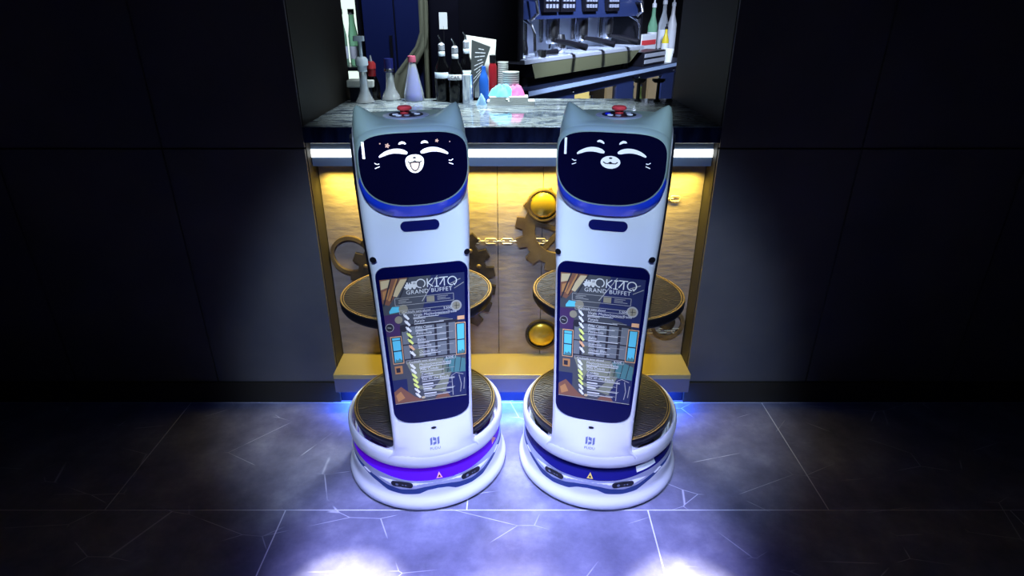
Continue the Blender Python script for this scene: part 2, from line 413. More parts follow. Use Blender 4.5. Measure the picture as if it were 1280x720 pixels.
# ================================================================== ROBOTS
COLT = [  # z, half width, front y, back y, front bulge, corner radius
    (0.180, 0.150, -0.2620, -0.10, 0.043, 0.010), (0.210, 0.150, -0.2685, -0.10, 0.043, 0.010), (0.222, 0.142, -0.2702, -0.10, 0.040, 0.010), (0.232, 0.133, -0.2700, -0.10, 0.034, 0.011), (0.244, 0.128, -0.2690, -0.10, 0.030, 0.012), (0.275, 0.1265, -0.2625, -0.10, 0.014, 0.016),
    (0.345, 0.1275, -0.2515, -0.10, 0.005, 0.020), (0.53, 0.1315, -0.2375, -0.10, 0.004, 0.022), (0.686, 0.1360, -0.2257, -0.09, 0.004, 0.024),
    (0.83, 0.1395, -0.2145, -0.06, 0.004, 0.026), (0.88, 0.1440, -0.2107, -0.04, 0.006, 0.03), (0.93, 0.1475, -0.2070, -0.02, 0.010, 0.035),
    (1.00, 0.1505, -0.2030, 0.02, 0.014, 0.04), (1.08, 0.1525, -0.1900, 0.06, 0.016, 0.045), (1.19, 0.1525, -0.165, 0.08, 0.02, 0.045), (1.205, 0.149, -0.15, 0.07, 0.02, 0.045)]
def col_ring(z):
    w_, yf, yb, bu, r = lerp_table(COLT, z)
    pts = []
    nf = 14
    for k in range(nf + 1):
        x = -(w_ - r) + 2 * (w_ - r) * k / nf
        pts.append((x, yf + bu * (x / w_) ** 2, z))
    yc = yf + bu * ((w_ - r) / w_) ** 2
    for k in range(1, 7):
        t = R(-90 + 90 * k / 6); pts.append((w_ - r + r * math.cos(t), yc + r + r * math.sin(t), z))
    for k in range(0, 7):
        t = R(90 * k / 6); pts.append((w_ - r + r * math.cos(t), yb - r + r * math.sin(t), z))
    for k in range(0, 7):
        t = R(90 + 90 * k / 6); pts.append((-(w_ - r) + r * math.cos(t), yb - r + r * math.sin(t), z))
    for k in range(0, 6):
        t = R(180 + 90 * k / 6); pts.append((-(w_ - r) + r * math.cos(t), yc + r + r * math.sin(t), z))
    return pts
def front_y(x, z):
    w_, yf, yb, bu, r = lerp_table(COLT, z); return yf + bu * (x / w_) ** 2
def disp_y(x, z): return -0.226 + 0.9 * x * x + (z - 1.03) * 0.05
def shield(hw, zc, up, dn, nu=3.4, nd=2.5, N=72):
    pts = []
    for k in range(N):
        t = 2 * PI * k / N; c, s_ = math.cos(t), math.sin(t); n = nu if s_ >= 0 else nd
        pts.append((hw * math.copysign(abs(c) ** (2 / n), c), zc + (up if s_ >= 0 else dn) * math.copysign(abs(s_) ** (2 / n), s_)))
    return pts
def sheet(mb, pts2, fy, th):               # thin print or plate following a surface
    n = len(pts2)
    return mb.add([(x, fy(x, z) - th, z) for x, z in pts2], [tuple(range(n))])
def stroke(mb, pts, wd, fy, off):          # ribbon with tapered ends; wd is number or list
    n = len(pts); L = []; Rr = []
    for i, (x, z) in enumerate(pts):
        a = pts[max(i - 1, 0)]; b = pts[min(i + 1, n - 1)]
        dx, dz = b[0] - a[0], b[1] - a[1]; l = math.hypot(dx, dz) or 1
        ww = (wd[i] if isinstance(wd, list) else wd) / 2
        nx, nz = -dz / l * ww, dx / l * ww
        L.append((x + nx, z + nz)); Rr.append((x - nx, z - nz))
    vs = [(x, fy(x, z) - off, z) for x, z in L + Rr]
    return mb.add(vs, [(i, i + 1, n + i + 1, n + i) for i in range(n - 1)])
def disc2(cx, cz, rx, rz, n=24): return [(cx + rx * math.cos(2 * PI * k / n), cz + rz * math.sin(2 * PI * k / n)) for k in range(n)]
def capsule2(cx, cz, hw, hh, n=8): return rrect(hw, hh, hh * 0.999, n, cx, cz)

EAR = ((0.137, -0.115), (-0.137, -0.115))
def ear_h(x, y):
    h = 0
    for ex, ey in EAR:
        dx = (x - ex) * (1 if ex > 0 else -1); dy = y - ey
        rx = 0.082 if dx < 0 else 0.045
        ry = 0.10 if dy > 0 else 0.085
        d = math.sqrt((dx / rx) ** 2 + (dy / ry) ** 2)
        if d < 1: h = max(h, 0.050 * (1 - d) ** 1.3)
    return h
def head_mesh():
    N = 132; hw, y0, y1, r = 0.1490, -0.212, 0.085, 0.050
    yc, hy = (y0 + y1) / 2, (y1 - y0) / 2
    def outline(inset, z):
        rr = max(r - inset * 0.6, 0.02); q = rrect(hw - inset, hy - inset, rr, 14, 0, yc); o = []
        for i in range(len(q)):
            (xa, ya), (xb, yb) = q[i], q[(i + 1) % len(q)]
            k = 18 if i % 15 == 14 else 1
            o += [(xa + (xb - xa) * j / k, ya + (yb - ya) * j / k) for j in range(k)]
        return o
    rings = []
    prof = [(0.012, 1.085), (0.004, 1.095), (0.001, 1.12), (0.0, 1.15), (0.0, 1.18), (0.0015, 1.20), (0.005, 1.2155), (0.010, 1.225), (0.017, 1.2315), (0.027, 1.2355), (0.033, 1.2366), (0.04, 1.2372), (0.047, 1.2374), (0.055, 1.2375), (0.062, 1.2375), (0.07, 1.2375), (0.09, 1.2375), (0.11, 1.2375), (0.13, 1.2375), (0.145, 1.2375)]
    for ins, z in prof:
        ring_ = []
        wgt = max(0, min(1, (z - 1.12) / 0.10)); wgt = wgt * wgt * (3 - 2 * wgt)
        for x, y in outline(min(ins, 0.14), z):
            fyb = 0.022 * (x / hw) ** 2 if y < yc else 0
            ring_.append((x, y + fyb, z + wgt * ear_h(x, y)))
        rings.append(ring_)
    return MB().loft(rings)

def az_ribbon(mb, fr, a0, a1, flo, fhi, n=60):
    vs = []; fs = []
    for k in range(n + 1):
        a = a0 + (a1 - a0) * k / n
        for fz in (flo, fhi):
            z = fz(a); r = fr(z); vs.append((r * math.sin(R(a)), -r * math.cos(R(a)), z))
    for k in range(n): fs.append((2 * k, 2 * k + 2, 2 * k + 3, 2 * k + 1))
    return mb.add(vs, fs)
def interp(tab):
    def f(a):
        a = abs(a)
        return lerp_table(tab, a)[0]
    return f
SKIRT = [(0.240, 0.122), (0.262, 0.120), (0.2675, 0.113), (0.2690, 0.095), (0.2680, 0.072), (0.2685, 0.060), (0.2715, 0.052), (0.276, 0.045), (0.2805, 0.037), (0.2825, 0.027), (0.281, 0.014), (0.276, 0.008), (0.248, 0.008)]
def skirt_r(z):
    t = sorted((zz, r) for r, zz in SKIRT[1:-1]); return lerp_table(t, z)[0]
DRUM = [(0.228, 0.170), (0.250, 0.167), (0.2615, 0.1705), (0.2665, 0.179), (0.2700, 0.195), (0.2705, 0.215), (0.2690, 0.230), (0.2645, 0.237), (0.2580, 0.235), (0.2545, 0.225), (0.2545, 0.185)]
BAND = [(0.240, 0.173), (0.246, 0.160), (0.258, 0.140), (0.2645, 0.121)]
def band_r(z):
    return lerp_table(sorted((zz, r) for r, zz in BAND), z)[0]

SCR_T, SCR_B = 0.856, 0.346
def scr_hw(z): return 0.1165 + (z - 0.40) * (0.130 - 0.1165) / 0.45
def scr_y(x, z): return lerp_table(COLT, max(z, 0.345))[1] if z >= 0.345 else lerp_table(COLT, 0.345)[1] - (0.345 - z) * 0.06
def menu_uv(u, v):   # u -1..1, v 0 top .. 1 bottom of the lit picture
    z = 0.822 - v * (0.822 - 0.424); return (u * (scr_hw(z) - 0.009), z)

ART = {k: mat('menu_' + k, c, 0.35, emit=0.30, ecol=c) for k, c in dict(
    backdrop=(0.055, 0.060, 0.066), dusk=(0.016, 0.022, 0.07), brown=(0.17, 0.075, 0.045), cream=(0.46, 0.37, 0.20), amber=(0.36, 0.17, 0.06), pane=(0.125, 0.14, 0.14),
    frame=(0.022, 0.022, 0.028), cyan=(0.09, 0.43, 0.50), seat=(0.06, 0.16, 0.15), olive=(0.17, 0.18, 0.115), line=(0.30, 0.30, 0.27),
    letter=(0.55, 0.56, 0.52), glass=(0.62, 0.62, 0.55), lime=(0.60, 0.66, 0.16), lamp=(0.22, 0.20, 0.13), orange=(0.62, 0.34, 0.16), violet=(0.05, 0.025, 0.075)).items()}
def quad_uv(u0, v0, u1, v1): return [menu_uv(u0, v0), menu_uv(u0, v1), menu_uv(u1, v1), menu_uv(u1, v0)]
def menu(screen):
    LY = {}
    def put(layer, m, pts):
        LY.setdefault((layer, m), MB()); sheet(LY[(layer, m)], pts, scr_y, 0.0016 + layer * 0.0002)
    def poly(layer, m, uv): put(layer, m, [menu_uv(*q) for q in uv])
    def box(layer, m, u0, v0, u1, v1): put(layer, m, quad_uv(u0, v0, u1, v1))
    def line(layer, m, uv, wd=0.0016):
        LY.setdefault((layer, m), MB()); stroke(LY[(layer, m)], [menu_uv(*q) for q in uv], wd, scr_y, 0.0016 + layer * 0.0002)
    def rbox(layer, m, u0, v0, u1, v1, wd=0.0014):
        line(layer, m, [(u0, v0), (u1, v0)], wd); line(layer, m, [(u1, v0), (u1, v1)], wd); line(layer, m, [(u1, v1), (u0, v1)], wd); line(layer, m, [(u0, v1), (u0, v0)], wd)
    def words(layer, m, txt, u, v, size, shear=0.0, align='LEFT', space=1.0):
        vs, fs = text_mesh(txt, size, align, shear, space); ox, oz = menu_uv(u, v)
        LY.setdefault((layer, m), MB())
        LY[(layer, m)].add([(ox + x, scr_y(0, oz + y) - 0.0016 - layer * 0.0002, oz + y) for x, y, _ in vs], fs)
    # carriage picture
    box(0, 'backdrop', -1, 0, 1, 1)
    poly(1, 'brown', [(-1, 0), (-1, 0.18), (-0.85, 0.2), (-0.35, 0)])
    poly(1, 'dusk', [(0.2, 0), (-0.1, 0.30), (0.55, 0.34), (1, 0.40), (1, 0)])
    box(1, 'dusk', -1, 0.80, -0.62, 1); poly(1, 'dusk', [(0.45, 0.84), (0.45, 1), (1, 1), (1, 0.74), (0.8, 0.76)])
    poly(2, 'cream', [(-0.98, 0.01), (-0.99, 0.075), (-0.82, 0.06), (-0.76, 0.005)]); poly(2, 'cream', [(-0.52, 0.01), (-0.76, 0.125), (-0.64, 0.14), (-0.36, 0.01)])
    poly(2, 'amber', [(-0.96, 0.09), (-0.97, 0.15), (-0.86, 0.15), (-0.78, 0.07)]); poly(2, 'amber', [(-0.62, 0.005), (-0.86, 0.16), (-0.80, 0.165), (-0.55, 0.005)])
    poly(2, 'cyan', [(-0.86, 0.245), (-0.78, 0.21), (-0.60, 0.215), (-0.62, 0.255), (-0.86, 0.262)])
    poly(2, 'violet', [(-1, 0.27), (-1, 0.44), (-0.66, 0.44), (-0.62, 0.27)])
    line(3, 'frame', [(-0.74, 0), (-0.98, 0.2)], 0.004); line(3, 'frame', [(-0.33, 0), (-0.62, 0.17)], 0.004); line(3, 'frame', [(-0.56, 0), (-0.80, 0.17)], 0.003)
    # end wall of the carriage: panes between dark mullions
    box(1, 'frame', -0.66, 0.36, 0.80, 0.645)
    for u0, u1 in ((-0.62, -0.46), (-0.40, -0.08), (-0.02, 0.20), (0.26, 0.50), (0.57, 0.74)):
        for v0, v1 in ((0.38, 0.515), (0.525, 0.635)): box(2, 'pane', u0, v0, u1, v1)
    box(2, 'olive', -0.36, 0.56, -0.12, 0.635); line(3, 'frame', [(-0.40, 0.45), (0.2, 0.45)], 0.0022)
    # side windows
    for u0, u1, v0, v1 in ((-0.90, -0.66, 0.455, 0.655), (0.76, 0.985, 0.40, 0.64)):
        box(2, 'orange', u0 - 0.02, v0 - 0.012, u1 + 0.02, v1 + 0.012); box(3, 'frame', u0 - 0.005, v0 - 0.006, u1 + 0.005, v1 + 0.006); box(4, 'cyan', u0 + 0.025, v0, u1 - 0.02, v1)
        vm = v0 + (v1 - v0) * 0.53; line(5, 'frame', [(u0, vm), (u1, vm)], 0.0035)
        vm = v0 + 0.02; line(5, 'frame', [(u0, vm), (u1, vm)], 0.002) if u0 < 0 else None
        poly(5, 'seat', [(u0 + 0.03, v1), (u0 + 0.06, v1 - 0.03), (u0 + 0.11, v1 - 0.018), (u0 + 0.15, v1 - 0.035), (u1 - 0.02, v1 - 0.015), (u1 - 0.02, v1)])
    box(3, 'orange', 0.80, 0.335, 0.98, 0.365); box(3, 'amber', -0.90, 0.685, -0.70, 0.75); box(4, 'frame', -0.87, 0.70, -0.76, 0.738)
    # seats and floor
    poly(2, 'olive', [(-0.6, 0.66), (-0.3, 0.90), (0.40, 0.95), (0.60, 0.78), (0.4, 0.66)]); poly(2, 'seat', [(0.30, 0.67), (0.42, 0.79), (0.98, 0.80), (0.98, 0.69), (0.7, 0.66)])
    for u in (0.40, 0.55, 0.72, 0.88): line(3, 'frame', [(u, 0.665), (u - 0.06, 0.79)], 0.002)
    poly(3, 'backdrop', [(-0.2, 0.76), (0.3, 0.84), (0.1, 0.91), (-0.35, 0.86)])
    poly(2, 'brown', [(-1, 0.90), (-0.80, 0.86), (-0.45, 0.96), (-0.2, 1), (-1, 1)]); poly(3, 'amber', [(-0.96, 0.93), (-0.82, 0.90), (-0.72, 0.96), (-0.92, 0.985)])
    poly(2, 'brown', [(0.1, 1), (0.2, 0.965), (0.45, 0.96), (0.55, 1)])
    put(4, 'cream', disc2(*menu_uv(-0.22, 0.975), 0.006, 0.004, 12))
    line(3, 'line', [(0.62, 0.99), (0.6, 0.82), (0.72, 0.80), (0.92, 0.82)], 0.002); line(3, 'line', [(0.80, 0.82), (0.86, 0.90), (0.83, 0.97)], 0.002); line(3, 'line', [(0.95, 0.85), (0.93, 0.95)], 0.002)
    # gauge, lamps, badge
    for cu_, cv, r_, m in ((0.78, 0.25, 0.016, 'line'), (-0.52, 0.235, 0.013, 'lamp'), (-0.66, 0.315, 0.011, 'lamp'), (-0.56, 0.385, 0.011, 'frame')):
        x, z = menu_uv(cu_, cv); put(4, m, disc2(x, z, r_, r_ * 1.05))
    x, z = menu_uv(0.78, 0.25); put(5, 'lamp', disc2(x, z, 0.012, 0.0125)); line(6, 'frame', [(0.70, 0.25), (0.86, 0.25)], 0.0016); line(6, 'frame', [(0.78, 0.225), (0.78, 0.275)], 0.0016)
    x, z = menu_uv(-0.90, 0.37); put(3, 'line', disc2(x, z, 0.012, 0.013)); put(4, 'frame', disc2(x, z, 0.0103, 0.0113)); line(5, 'line', [(-0.95, 0.367), (-0.86, 0.372)], 0.002)
    line(3, 'line', [(0.66, 0.075), (0.90, 0.045)], 0.0022); line(3, 'line', [(0.74, 0.115), (0.98, 0.075)], 0.0018); line(3, 'line', [(0.35, 0.005), (-0.05, 0.19)], 0.0024)
    # little locomotive of the heading
    ux, vz = -0.42, 0.062
    def loc(a, b, c, d): box(7, 'letter', ux + a, vz + b, ux + c, vz + d)
    loc(0.0, -0.012, 0.20, 0.012); loc(0.15, -0.03, 0.27, 0.015); loc(0.03, -0.026, 0.065, -0.01); loc(0.09, -0.022, 0.12, -0.01); loc(-0.03, 0.004, 0.28, 0.015)
    for a in (0.03, 0.11, 0.21): x, z = menu_uv(ux + a, vz + 0.018); put(7, 'letter', disc2(x, z, 0.0042, 0.0042, 12))
    box(8, 'frame', ux + 0.19, vz - 0.024, ux + 0.205, vz - 0.008); box(8, 'frame', ux + 0.225, vz - 0.024, ux + 0.24, vz - 0.008)
    # OKITO, thin strokes
    T = 0.0030
    def letter_o(cx, cv, r, tail):
        x, z = menu_uv(cx, cv); LY.setdefault((7, 'letter'), MB())
        stroke(LY[(7, 'letter')], [(x + r * math.cos(R(a)), z + r * math.sin(R(a))) for a in range(-60, 290, 14)] , T, scr_y, 0.0030)
        if tail: stroke(LY[(7, 'letter')], [(x + r * 0.2, z - r * 0.6), (x + r * 0.55, z - r * 1.1)], T, scr_y, 0.0030)
    letter_o(-0.055, 0.053, 0.0125, False)
    for uv in ([(0.105, 0.02), (0.105, 0.085)], [(0.23, 0.022), (0.11, 0.055)], [(0.11, 0.052), (0.235, 0.085)], [(0.275, 0.025), (0.375, 0.025)], [(0.325, 0.025), (0.325, 0.087)], [(0.27, 0.087), (0.38, 0.087)],
               [(0.39, 0.022), (0.60, 0.022)], [(0.51, 0.022), (0.51, 0.087)], [(0.50, 0.028), (0.395, 0.075)]): line(7, 'letter', uv, T)
    letter_o(0.70, 0.055, 0.0125, True)
    words(7, 'letter', 'GRAND BUFFET', -0.42, 0.127, 0.0175, space=1.08)
    rbox(6, 'line', -0.70, 0.15, 0.72, 0.205); rbox(6, 'line', -0.62, 0.245, 0.72, 0.272); rbox(6, 'line', -0.58, 0.648, 0.72, 0.675)
    for k, wd in enumerate((0.16, 0.12, 0.20)): line(7, 'line', [(-0.62, 0.163 + 0.012 * k), (-0.62 + wd * 1.6, 0.163 + 0.012 * k)], 0.0018); line(7, 'line', [(0.32, 0.163 + 0.012 * k), (0.36 + wd * 1.4, 0.163 + 0.012 * k)], 0.0016)
    box(5, 'lamp', 0.06, 0.156, 0.25, 0.199)
    words(7, 'letter', 'Cocktails sans alcool', -0.55, 0.268, 0.0095); words(7, 'letter', '5.50€', 0.46, 0.267, 0.0100)
    words(7, 'letter', 'Cocktails avec alcool', -0.52, 0.671, 0.0095); words(7, 'letter', '8.50€', 0.46, 0.670, 0.0100)
    up = ['Virgin Mojito/passion/fraise', 'Purple', 'Piña Coco', 'Pensacola', 'Bahia', 'Ipanema', 'Océan Bleu']
    dn = ['Mojito/passion/fraise', 'Piña Colada', 'Zombie', 'Sex on the Beach', '', '', '']
    rnd = random.Random(3)
    for rows, v0, st, us in ((up, 0.300, 0.0495, -0.30), (dn, 0.703, 0.0415, -0.26)):
        for k, tx in enumerate(rows):
            v = v0 + k * st; u = us + 0.012 * k
            if tx: words(7, 'letter', tx, u, v, 0.0115, 0.12)
            else: line(7, 'letter', [(u, v - 0.006), (u + 0.34 - 0.05 * (k % 3), v - 0.006)], 0.0042)
            e = u + 0.05 + rnd.uniform(0.5, 0.85)
            line(7, 'letter', [(u, v + 0.011), (e, v + 0.011)], 0.0019)
            if k % 2 == 0: line(7, 'letter', [(u, v + 0.020), (u + 0.3, v + 0.020)], 0.0015)
            line(7, 'line', [(0.33, v + 0.003), (0.60 + 0.08 * (k % 2), v + 0.003)], 0.0014)
            gm = 'glass' if k not in (3, 4) and not (rows is dn and k in (2, 3)) else 'lime'
            if rows is up and k == 5: gm = 'orange'
            x, z = menu_uv(u - 0.155, v + 0.002)
            c, s_ = math.cos(R(38)), math.sin(R(38))
            q = [(-0.0042, 0.0090), (0.0042, 0.0090), (0.0030, -0.0085), (-0.0030, -0.0085)]
            put(7, gm, [(x + c * a - s_ * b, z + s_ * a + c * b) for a, b in q]); put(7, gm, disc2(x - 0.0075, z + 0.0088, 0.0024, 0.0024, 8))
    line(7, 'line', [(-1.0, 1.002), (1.0, 1.002)], 0.002)
    for (layer, m), mb in LY.items():
        nm = 'menu_lettering' if layer >= 6 else 'menu_picture'
        mb.build(nm, ART[m], screen)['kind'] = 'stuff'

def robot(loc, rz, label, face, lit, extra):
    t = thing('service_robot', label, 'robot', loc, rz, 'cat-eared serving robots')
    for a in (90, 215, 325):
        c = (0.16 * math.cos(R(a)), 0.16 * math.sin(R(a)), 0.03)
        q = [(c[0] + 0.03 * math.cos(2 * PI * k / 20), c[2] + 0.03 * math.sin(2 * PI * k / 20)) for k in range(20)]
        MB().prism(q, c[1] - 0.012, c[1] + 0.012).build('wheel', M_black, t)
    MB().lathe(SKIRT, 96).build('base_skirt', M_white, t, True, ang=50)
    MB().lathe(BAND, 96).build('light_band', M_band_lit if lit else M_band_off, t, True)
    MB().lathe(DRUM, 96).build('base_shell', M_white, t, True, ang=60)
    # wavy sensor trim and the dark recess below it
    fr = lambda z: (skirt_r(z) if z < 0.1185 else band_r(z)) + 0.0012
    hi = interp([(0, 0.122), (14, 0.120), (24, 0.123), (40, 0.130), (60, 0.134), (95, 0.137)])
    mid = interp([(0, 0.104), (9, 0.100), (16, 0.092), (26, 0.086), (36, 0.094), (46, 0.110), (60, 0.121), (95, 0.127)])
    lo = interp([(0, 0.090), (7, 0.086), (13, 0.071), (25, 0.066), (36, 0.070), (45, 0.092), (60, 0.112), (95, 0.122)])
    az_ribbon(MB(), fr, -95, 95, mid, hi, 120).build('sensor_trim', M_trim, t, True)
    az_ribbon(MB(), lambda z: skirt_r(z) + 0.0006, -95, 95, lo, mid, 120).build('trim_recess', M_navy, t, True)
    for sgn in (-1, 1):
        pts = capsule2(0, 0, 0.037, 0.0105)
        mb = MB(); rr = 0.2692
        tilt = 0.10 * sgn
        def onbase(u, z, off): a = R(25 * sgn) + u / rr; q = rr + off; return (q * math.sin(a), -q * math.cos(a), 0.1065 + z + tilt * u * 0)
        mb.loft([[onbase(x, z, 0.0) for x, z in pts], [onbase(x, z, 0.0025) for x, z in pts]])
        so = mb.build('sensor', M_black, t)
        for u in (-0.016, 0.004, 0.014):
            mm = MB(); mm.add([onbase(x, z, 0.0030) for x, z in disc2(u, 0, 0.0055 if u < 0 else 0.003, 0.0055 if u < 0 else 0.003, 10)], [tuple(range(10))]); mm.build('lens', M_lens, so)
    def onband(a, z, off): r = band_r(z) + off; return (r * math.sin(R(a)), -r * math.cos(R(a)), z)
    tri = lambda k, s_: (1.6 + s_ * math.sin(2 * PI * k / 3), 0.132 + s_ * 0.0050 * math.cos(2 * PI * k / 3))
    ws = MB().add([onband(*tri(k, 2.6), 0.0015) for k in range(3)], [(0, 1, 2)]).build('warning_sign', M_yel if not lit else M_pink, t)
    MB().add([onband(*tri(k, 1.1), 0.0022) for k in range(3)], [(0, 1, 2)]).build('warning_mark', M_black, ws)
    if lit:
        MB().add([onband(a, z, 0.0015) for a, z in ((52, 0.140), (60, 0.140), (56, 0.158))], [(0, 1, 2)]).build('reflector', M_pink, t)
    else:
        az_ribbon(MB(), lambda z: band_r(z) + 0.002, 36, 54, lambda a: 0.137 + 0.0002 * (a - 36), lambda a: 0.154 + 0.0003 * (a - 36), 12).build('sticker', M_sticker, t)
    # column, rear column
    zs = [0.180, 0.210, 0.222, 0.232, 0.244, 0.255, 0.275, 0.31, 0.345, 0.40, 0.53, 0.60, 0.686, 0.76, 0.83, 0.855, 0.88, 0.905, 0.93, 0.96, 1.0, 1.04, 1.08, 1.12, 1.16, 1.19, 1.205]
    MB().loft([col_ring(z) for z in zs]).build('front_column', M_white, t, True, ang=50)
    RT = [(0.24, 0.132, -0.13, 0.06), (0.67, 0.140, -0.12, 0.05), (0.90, 0.154, -0.10, 0.06), (1.05, 0.161, -0.04, 0.075), (1.17, 0.1605, 0.0, 0.10)]
    MB().loft([[(x, y, z) for x, y in rrect(hw, (yb - yf) / 2, 0.03, 6, 0, (yf + yb) / 2)] for z, hw, yf, yb in RT]).build('rear_column', M_rear, t, True, ang=50)
    # trays
    for z, cy in ((0.222, -0.005), (0.632, 0.012)):
        c = (0, cy, z)
        ov = lambda x, y, zz_, cy=cy: (x, cy + (y - cy) * (0.985 if cy < 0 else 0.87), zz_)
        tr = MB().lathe([(0.0, 0.0), (0.225, 0.0), (0.240, 0.006), (0.2455, 0.016), (0.2465, 0.034), (0.2455, 0.038), (0.0, 0.038)], 80, c).map(ov).build('tray', M_black, t, True)
        MB().lathe([(0.2435, 0.0385), (0.2435, 0.0412), (0.2395, 0.0412), (0.2395, 0.0385)], 80, c).map(ov).build('tray_trim', M_gold, tr)
        MB().lathe([(0.2350, 0.0385), (0.2350, 0.0408), (0.2330, 0.0408), (0.2330, 0.0385)], 80, c).map(ov).build('tray_trim', M_gold, tr)
        MB().lathe([(0.0, 0.0400), (0.2330, 0.0400), (0.2330, 0.0385)], 80, c).map(ov).build('tray_mat', M_tray, tr)
    # menu display
    out = []
    nb = 18
    for k in range(nb + 1):                       # bottom edge sags in the middle, round corners
        a = PI + PI * k / nb; c, s_ = math.cos(a), math.sin(a)
        hw = scr_hw(0.39)
        out.append((hw * math.copysign(abs(c) ** 0.62, c), 0.405 + (0.405 - SCR_B) * math.copysign(abs(s_) ** 0.80, s_)))
    hw = scr_hw(SCR_T)
    for k in range(7):
        a = R(90 * k / 6); out.append((hw - 0.028 + 0.028 * math.cos(a), SCR_T - 0.028 + 0.028 * math.sin(a)))
    for k in range(7):
        a = R(90 + 90 * k / 6); out.append((-hw + 0.028 + 0.028 * math.cos(a), SCR_T - 0.028 + 0.028 * math.sin(a)))
    def scr_front(x, z): return scr_y(x, z)
    mb = MB(); n = len(out)
    mb.loft([[(x, scr_y(x, z) + 0.012, z) for x, z in out], [(x, scr_y(x, z) - 0.0012, z) for x, z in out]])
    scr = mb.build('menu_screen', M_bezel, t)
    scr['label'] = 'tall dark display showing a drinks menu'
    menu(scr)
    # corner cameras, speaker slot, front sensor, logo
    for sx in (-1, 1):
        x, z = sx * 0.1310, 0.881
        MB().add([(x + 0.009 * math.cos(a), front_y(x, z) - 0.004 + (0.006 * (a * 0 + 1) if False else 0) + 0.35 * 0.009 * abs(math.cos(a)) * (1 if math.cos(a) * sx > 0 else -1), z + 0.009 * math.sin(a)) for a in [2 * PI * k / 18 for k in range(18)]], [tuple(range(18))]).build('corner_camera', M_black, t)
    pts = capsule2(0.004, 0.978, 0.0535, 0.0145)
    up_, dn_ = [], []
    for k in range(25):
        u = -math.cos(PI * k / 24) * 0.0535; e = 0.0535 - abs(u); hz = 0.0145 if e > 0.0145 else math.sqrt(max(0, 0.0145 ** 2 - (0.0145 - e) ** 2))
        up_.append((0.004 + u, 0.969 + hz)); dn_.append((0.004 + u, 0.969 - hz))
    mb = MB().add([(x, front_y(x, z) - 0.0022, z) for x, z in up_ + dn_], [(i, i + 1, 26 + i, 25 + i) for i in range(24)])
    mb.build('speaker_slot', M_slot, t)
    fyb = lambda x, z: front_y(x, z)
    sheet(MB(), disc2(0, 0.323, 0.0085, 0.0038), fyb, 0.0022).build('front_sensor', M_black, t)
    LZ = 0.278
    lg = MB(); a, b = 0.0, LZ
    def bar_(x0, x1, z0, z1, sl): sheet(lg, [(x0, z0 - sl), (x1, z0 + sl), (x1, z1 + sl), (x0, z1 - sl)], fyb, 0.0018)
    bar_(-0.0145, -0.0080, b - 0.013, b + 0.011, 0.0018); bar_(-0.0055, 0.0050, b + 0.000, b + 0.011, -0.0020); bar_(-0.0055, 0.0050, b - 0.013, b - 0.004, 0.0020); bar_(0.0080, 0.0145, b - 0.013, b + 0.011, 0.0018)
    lgo = lg.build('logo', M_logo, t)
    vs, fs = text_mesh('PUDU', 0.0125, 'CENTER', space=1.05)
    MB().add([(x, front_y(x, LZ - 0.030 + y) - 0.0018, LZ - 0.030 + y) for x, y, _ in vs], fs).build('logo_lettering', M_logo, t)
    # head, face bezel, chin with reflected blue in its colour
    hd = head_mesh().build('head', M_silver, t, True, ang=70)
    outer = shield(0.1490, 1.140, 0.094, 0.142, 4.0, 3.1); inner = shield(0.1415, 1.142, 0.080, 0.108, 3.6, 2.7); lip = shield(0.1445, 1.142, 0.0835, 0.1115, 3.6, 2.7)
    N_ = len(outer)
    rings_ = [[(x, -0.185 + 0.9 * x * x, z) for x, z in outer], [(x, disp_y(x, z) + 0.016, z) for x, z in outer],
              [(x * 0.45 + lx * 0.55, disp_y(lx, lz) + 0.005, z * 0.45 + lz * 0.55) for (x, z), (lx, lz) in zip(outer, lip)],
              [(x, disp_y(x, z) - 0.0005, z) for x, z in lip], [(x, disp_y(x, z) - 0.0012, z) for x, z in inner], [(x, disp_y(x, z) + 0.006, z) for x, z in inner]]
    full = MB().loft(rings_, False, False)
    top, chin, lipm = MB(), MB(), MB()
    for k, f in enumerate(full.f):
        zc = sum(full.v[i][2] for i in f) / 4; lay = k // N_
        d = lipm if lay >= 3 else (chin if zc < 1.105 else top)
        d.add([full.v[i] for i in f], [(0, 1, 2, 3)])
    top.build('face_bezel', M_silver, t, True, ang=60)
    c_ = chin.build('chin', M_blue, t, True, ang=60); c_['label'] = 'silver chin under the face display with blue reflection painted on'
    lipm.build('bezel_lip', M_silver, t, True)
    disp = MB()
    rows = [[(x * s_, disp_y(x * s_, 1.142 + (z - 1.142) * s_), 1.142 + (z - 1.142) * s_) for x, z in shield(0.142, 1.142, 0.0805, 0.1085, 3.6, 2.7)] for s_ in (1.0, 0.8, 0.6, 0.4, 0.2, 0.03)]
    disp.loft(rows, False, True)
    dsp = disp.build('face_display', M_glass, t, True)
    dsp['label'] = 'dark rounded display showing a smiling cat face'
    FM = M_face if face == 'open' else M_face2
    off = 0.0010
    def arc(cx, cz, hl, hgt, wd, tilt, name, flip=1):
        n = 14; P_ = []; W_ = []
        for k in range(n + 1):
            u = -1 + 2 * k / n; P_.append((cx + u * hl, cz + hgt * (1 - u * u) - hgt * 0.5 + tilt * u)); W_.append(wd * (0.55 + 0.45 * math.sqrt(max(0, 1 - u * u))) * (1 - 0.25 * u * flip))
        e = MB(); stroke(e, P_, W_, disp_y, off)
        for (x, z), ww in ((P_[0], W_[0]), (P_[-1], W_[-1])): sheet(e, disc2(x, z, ww / 2, ww / 2, 12), disp_y, off)
        e.build(name, FM, dsp)
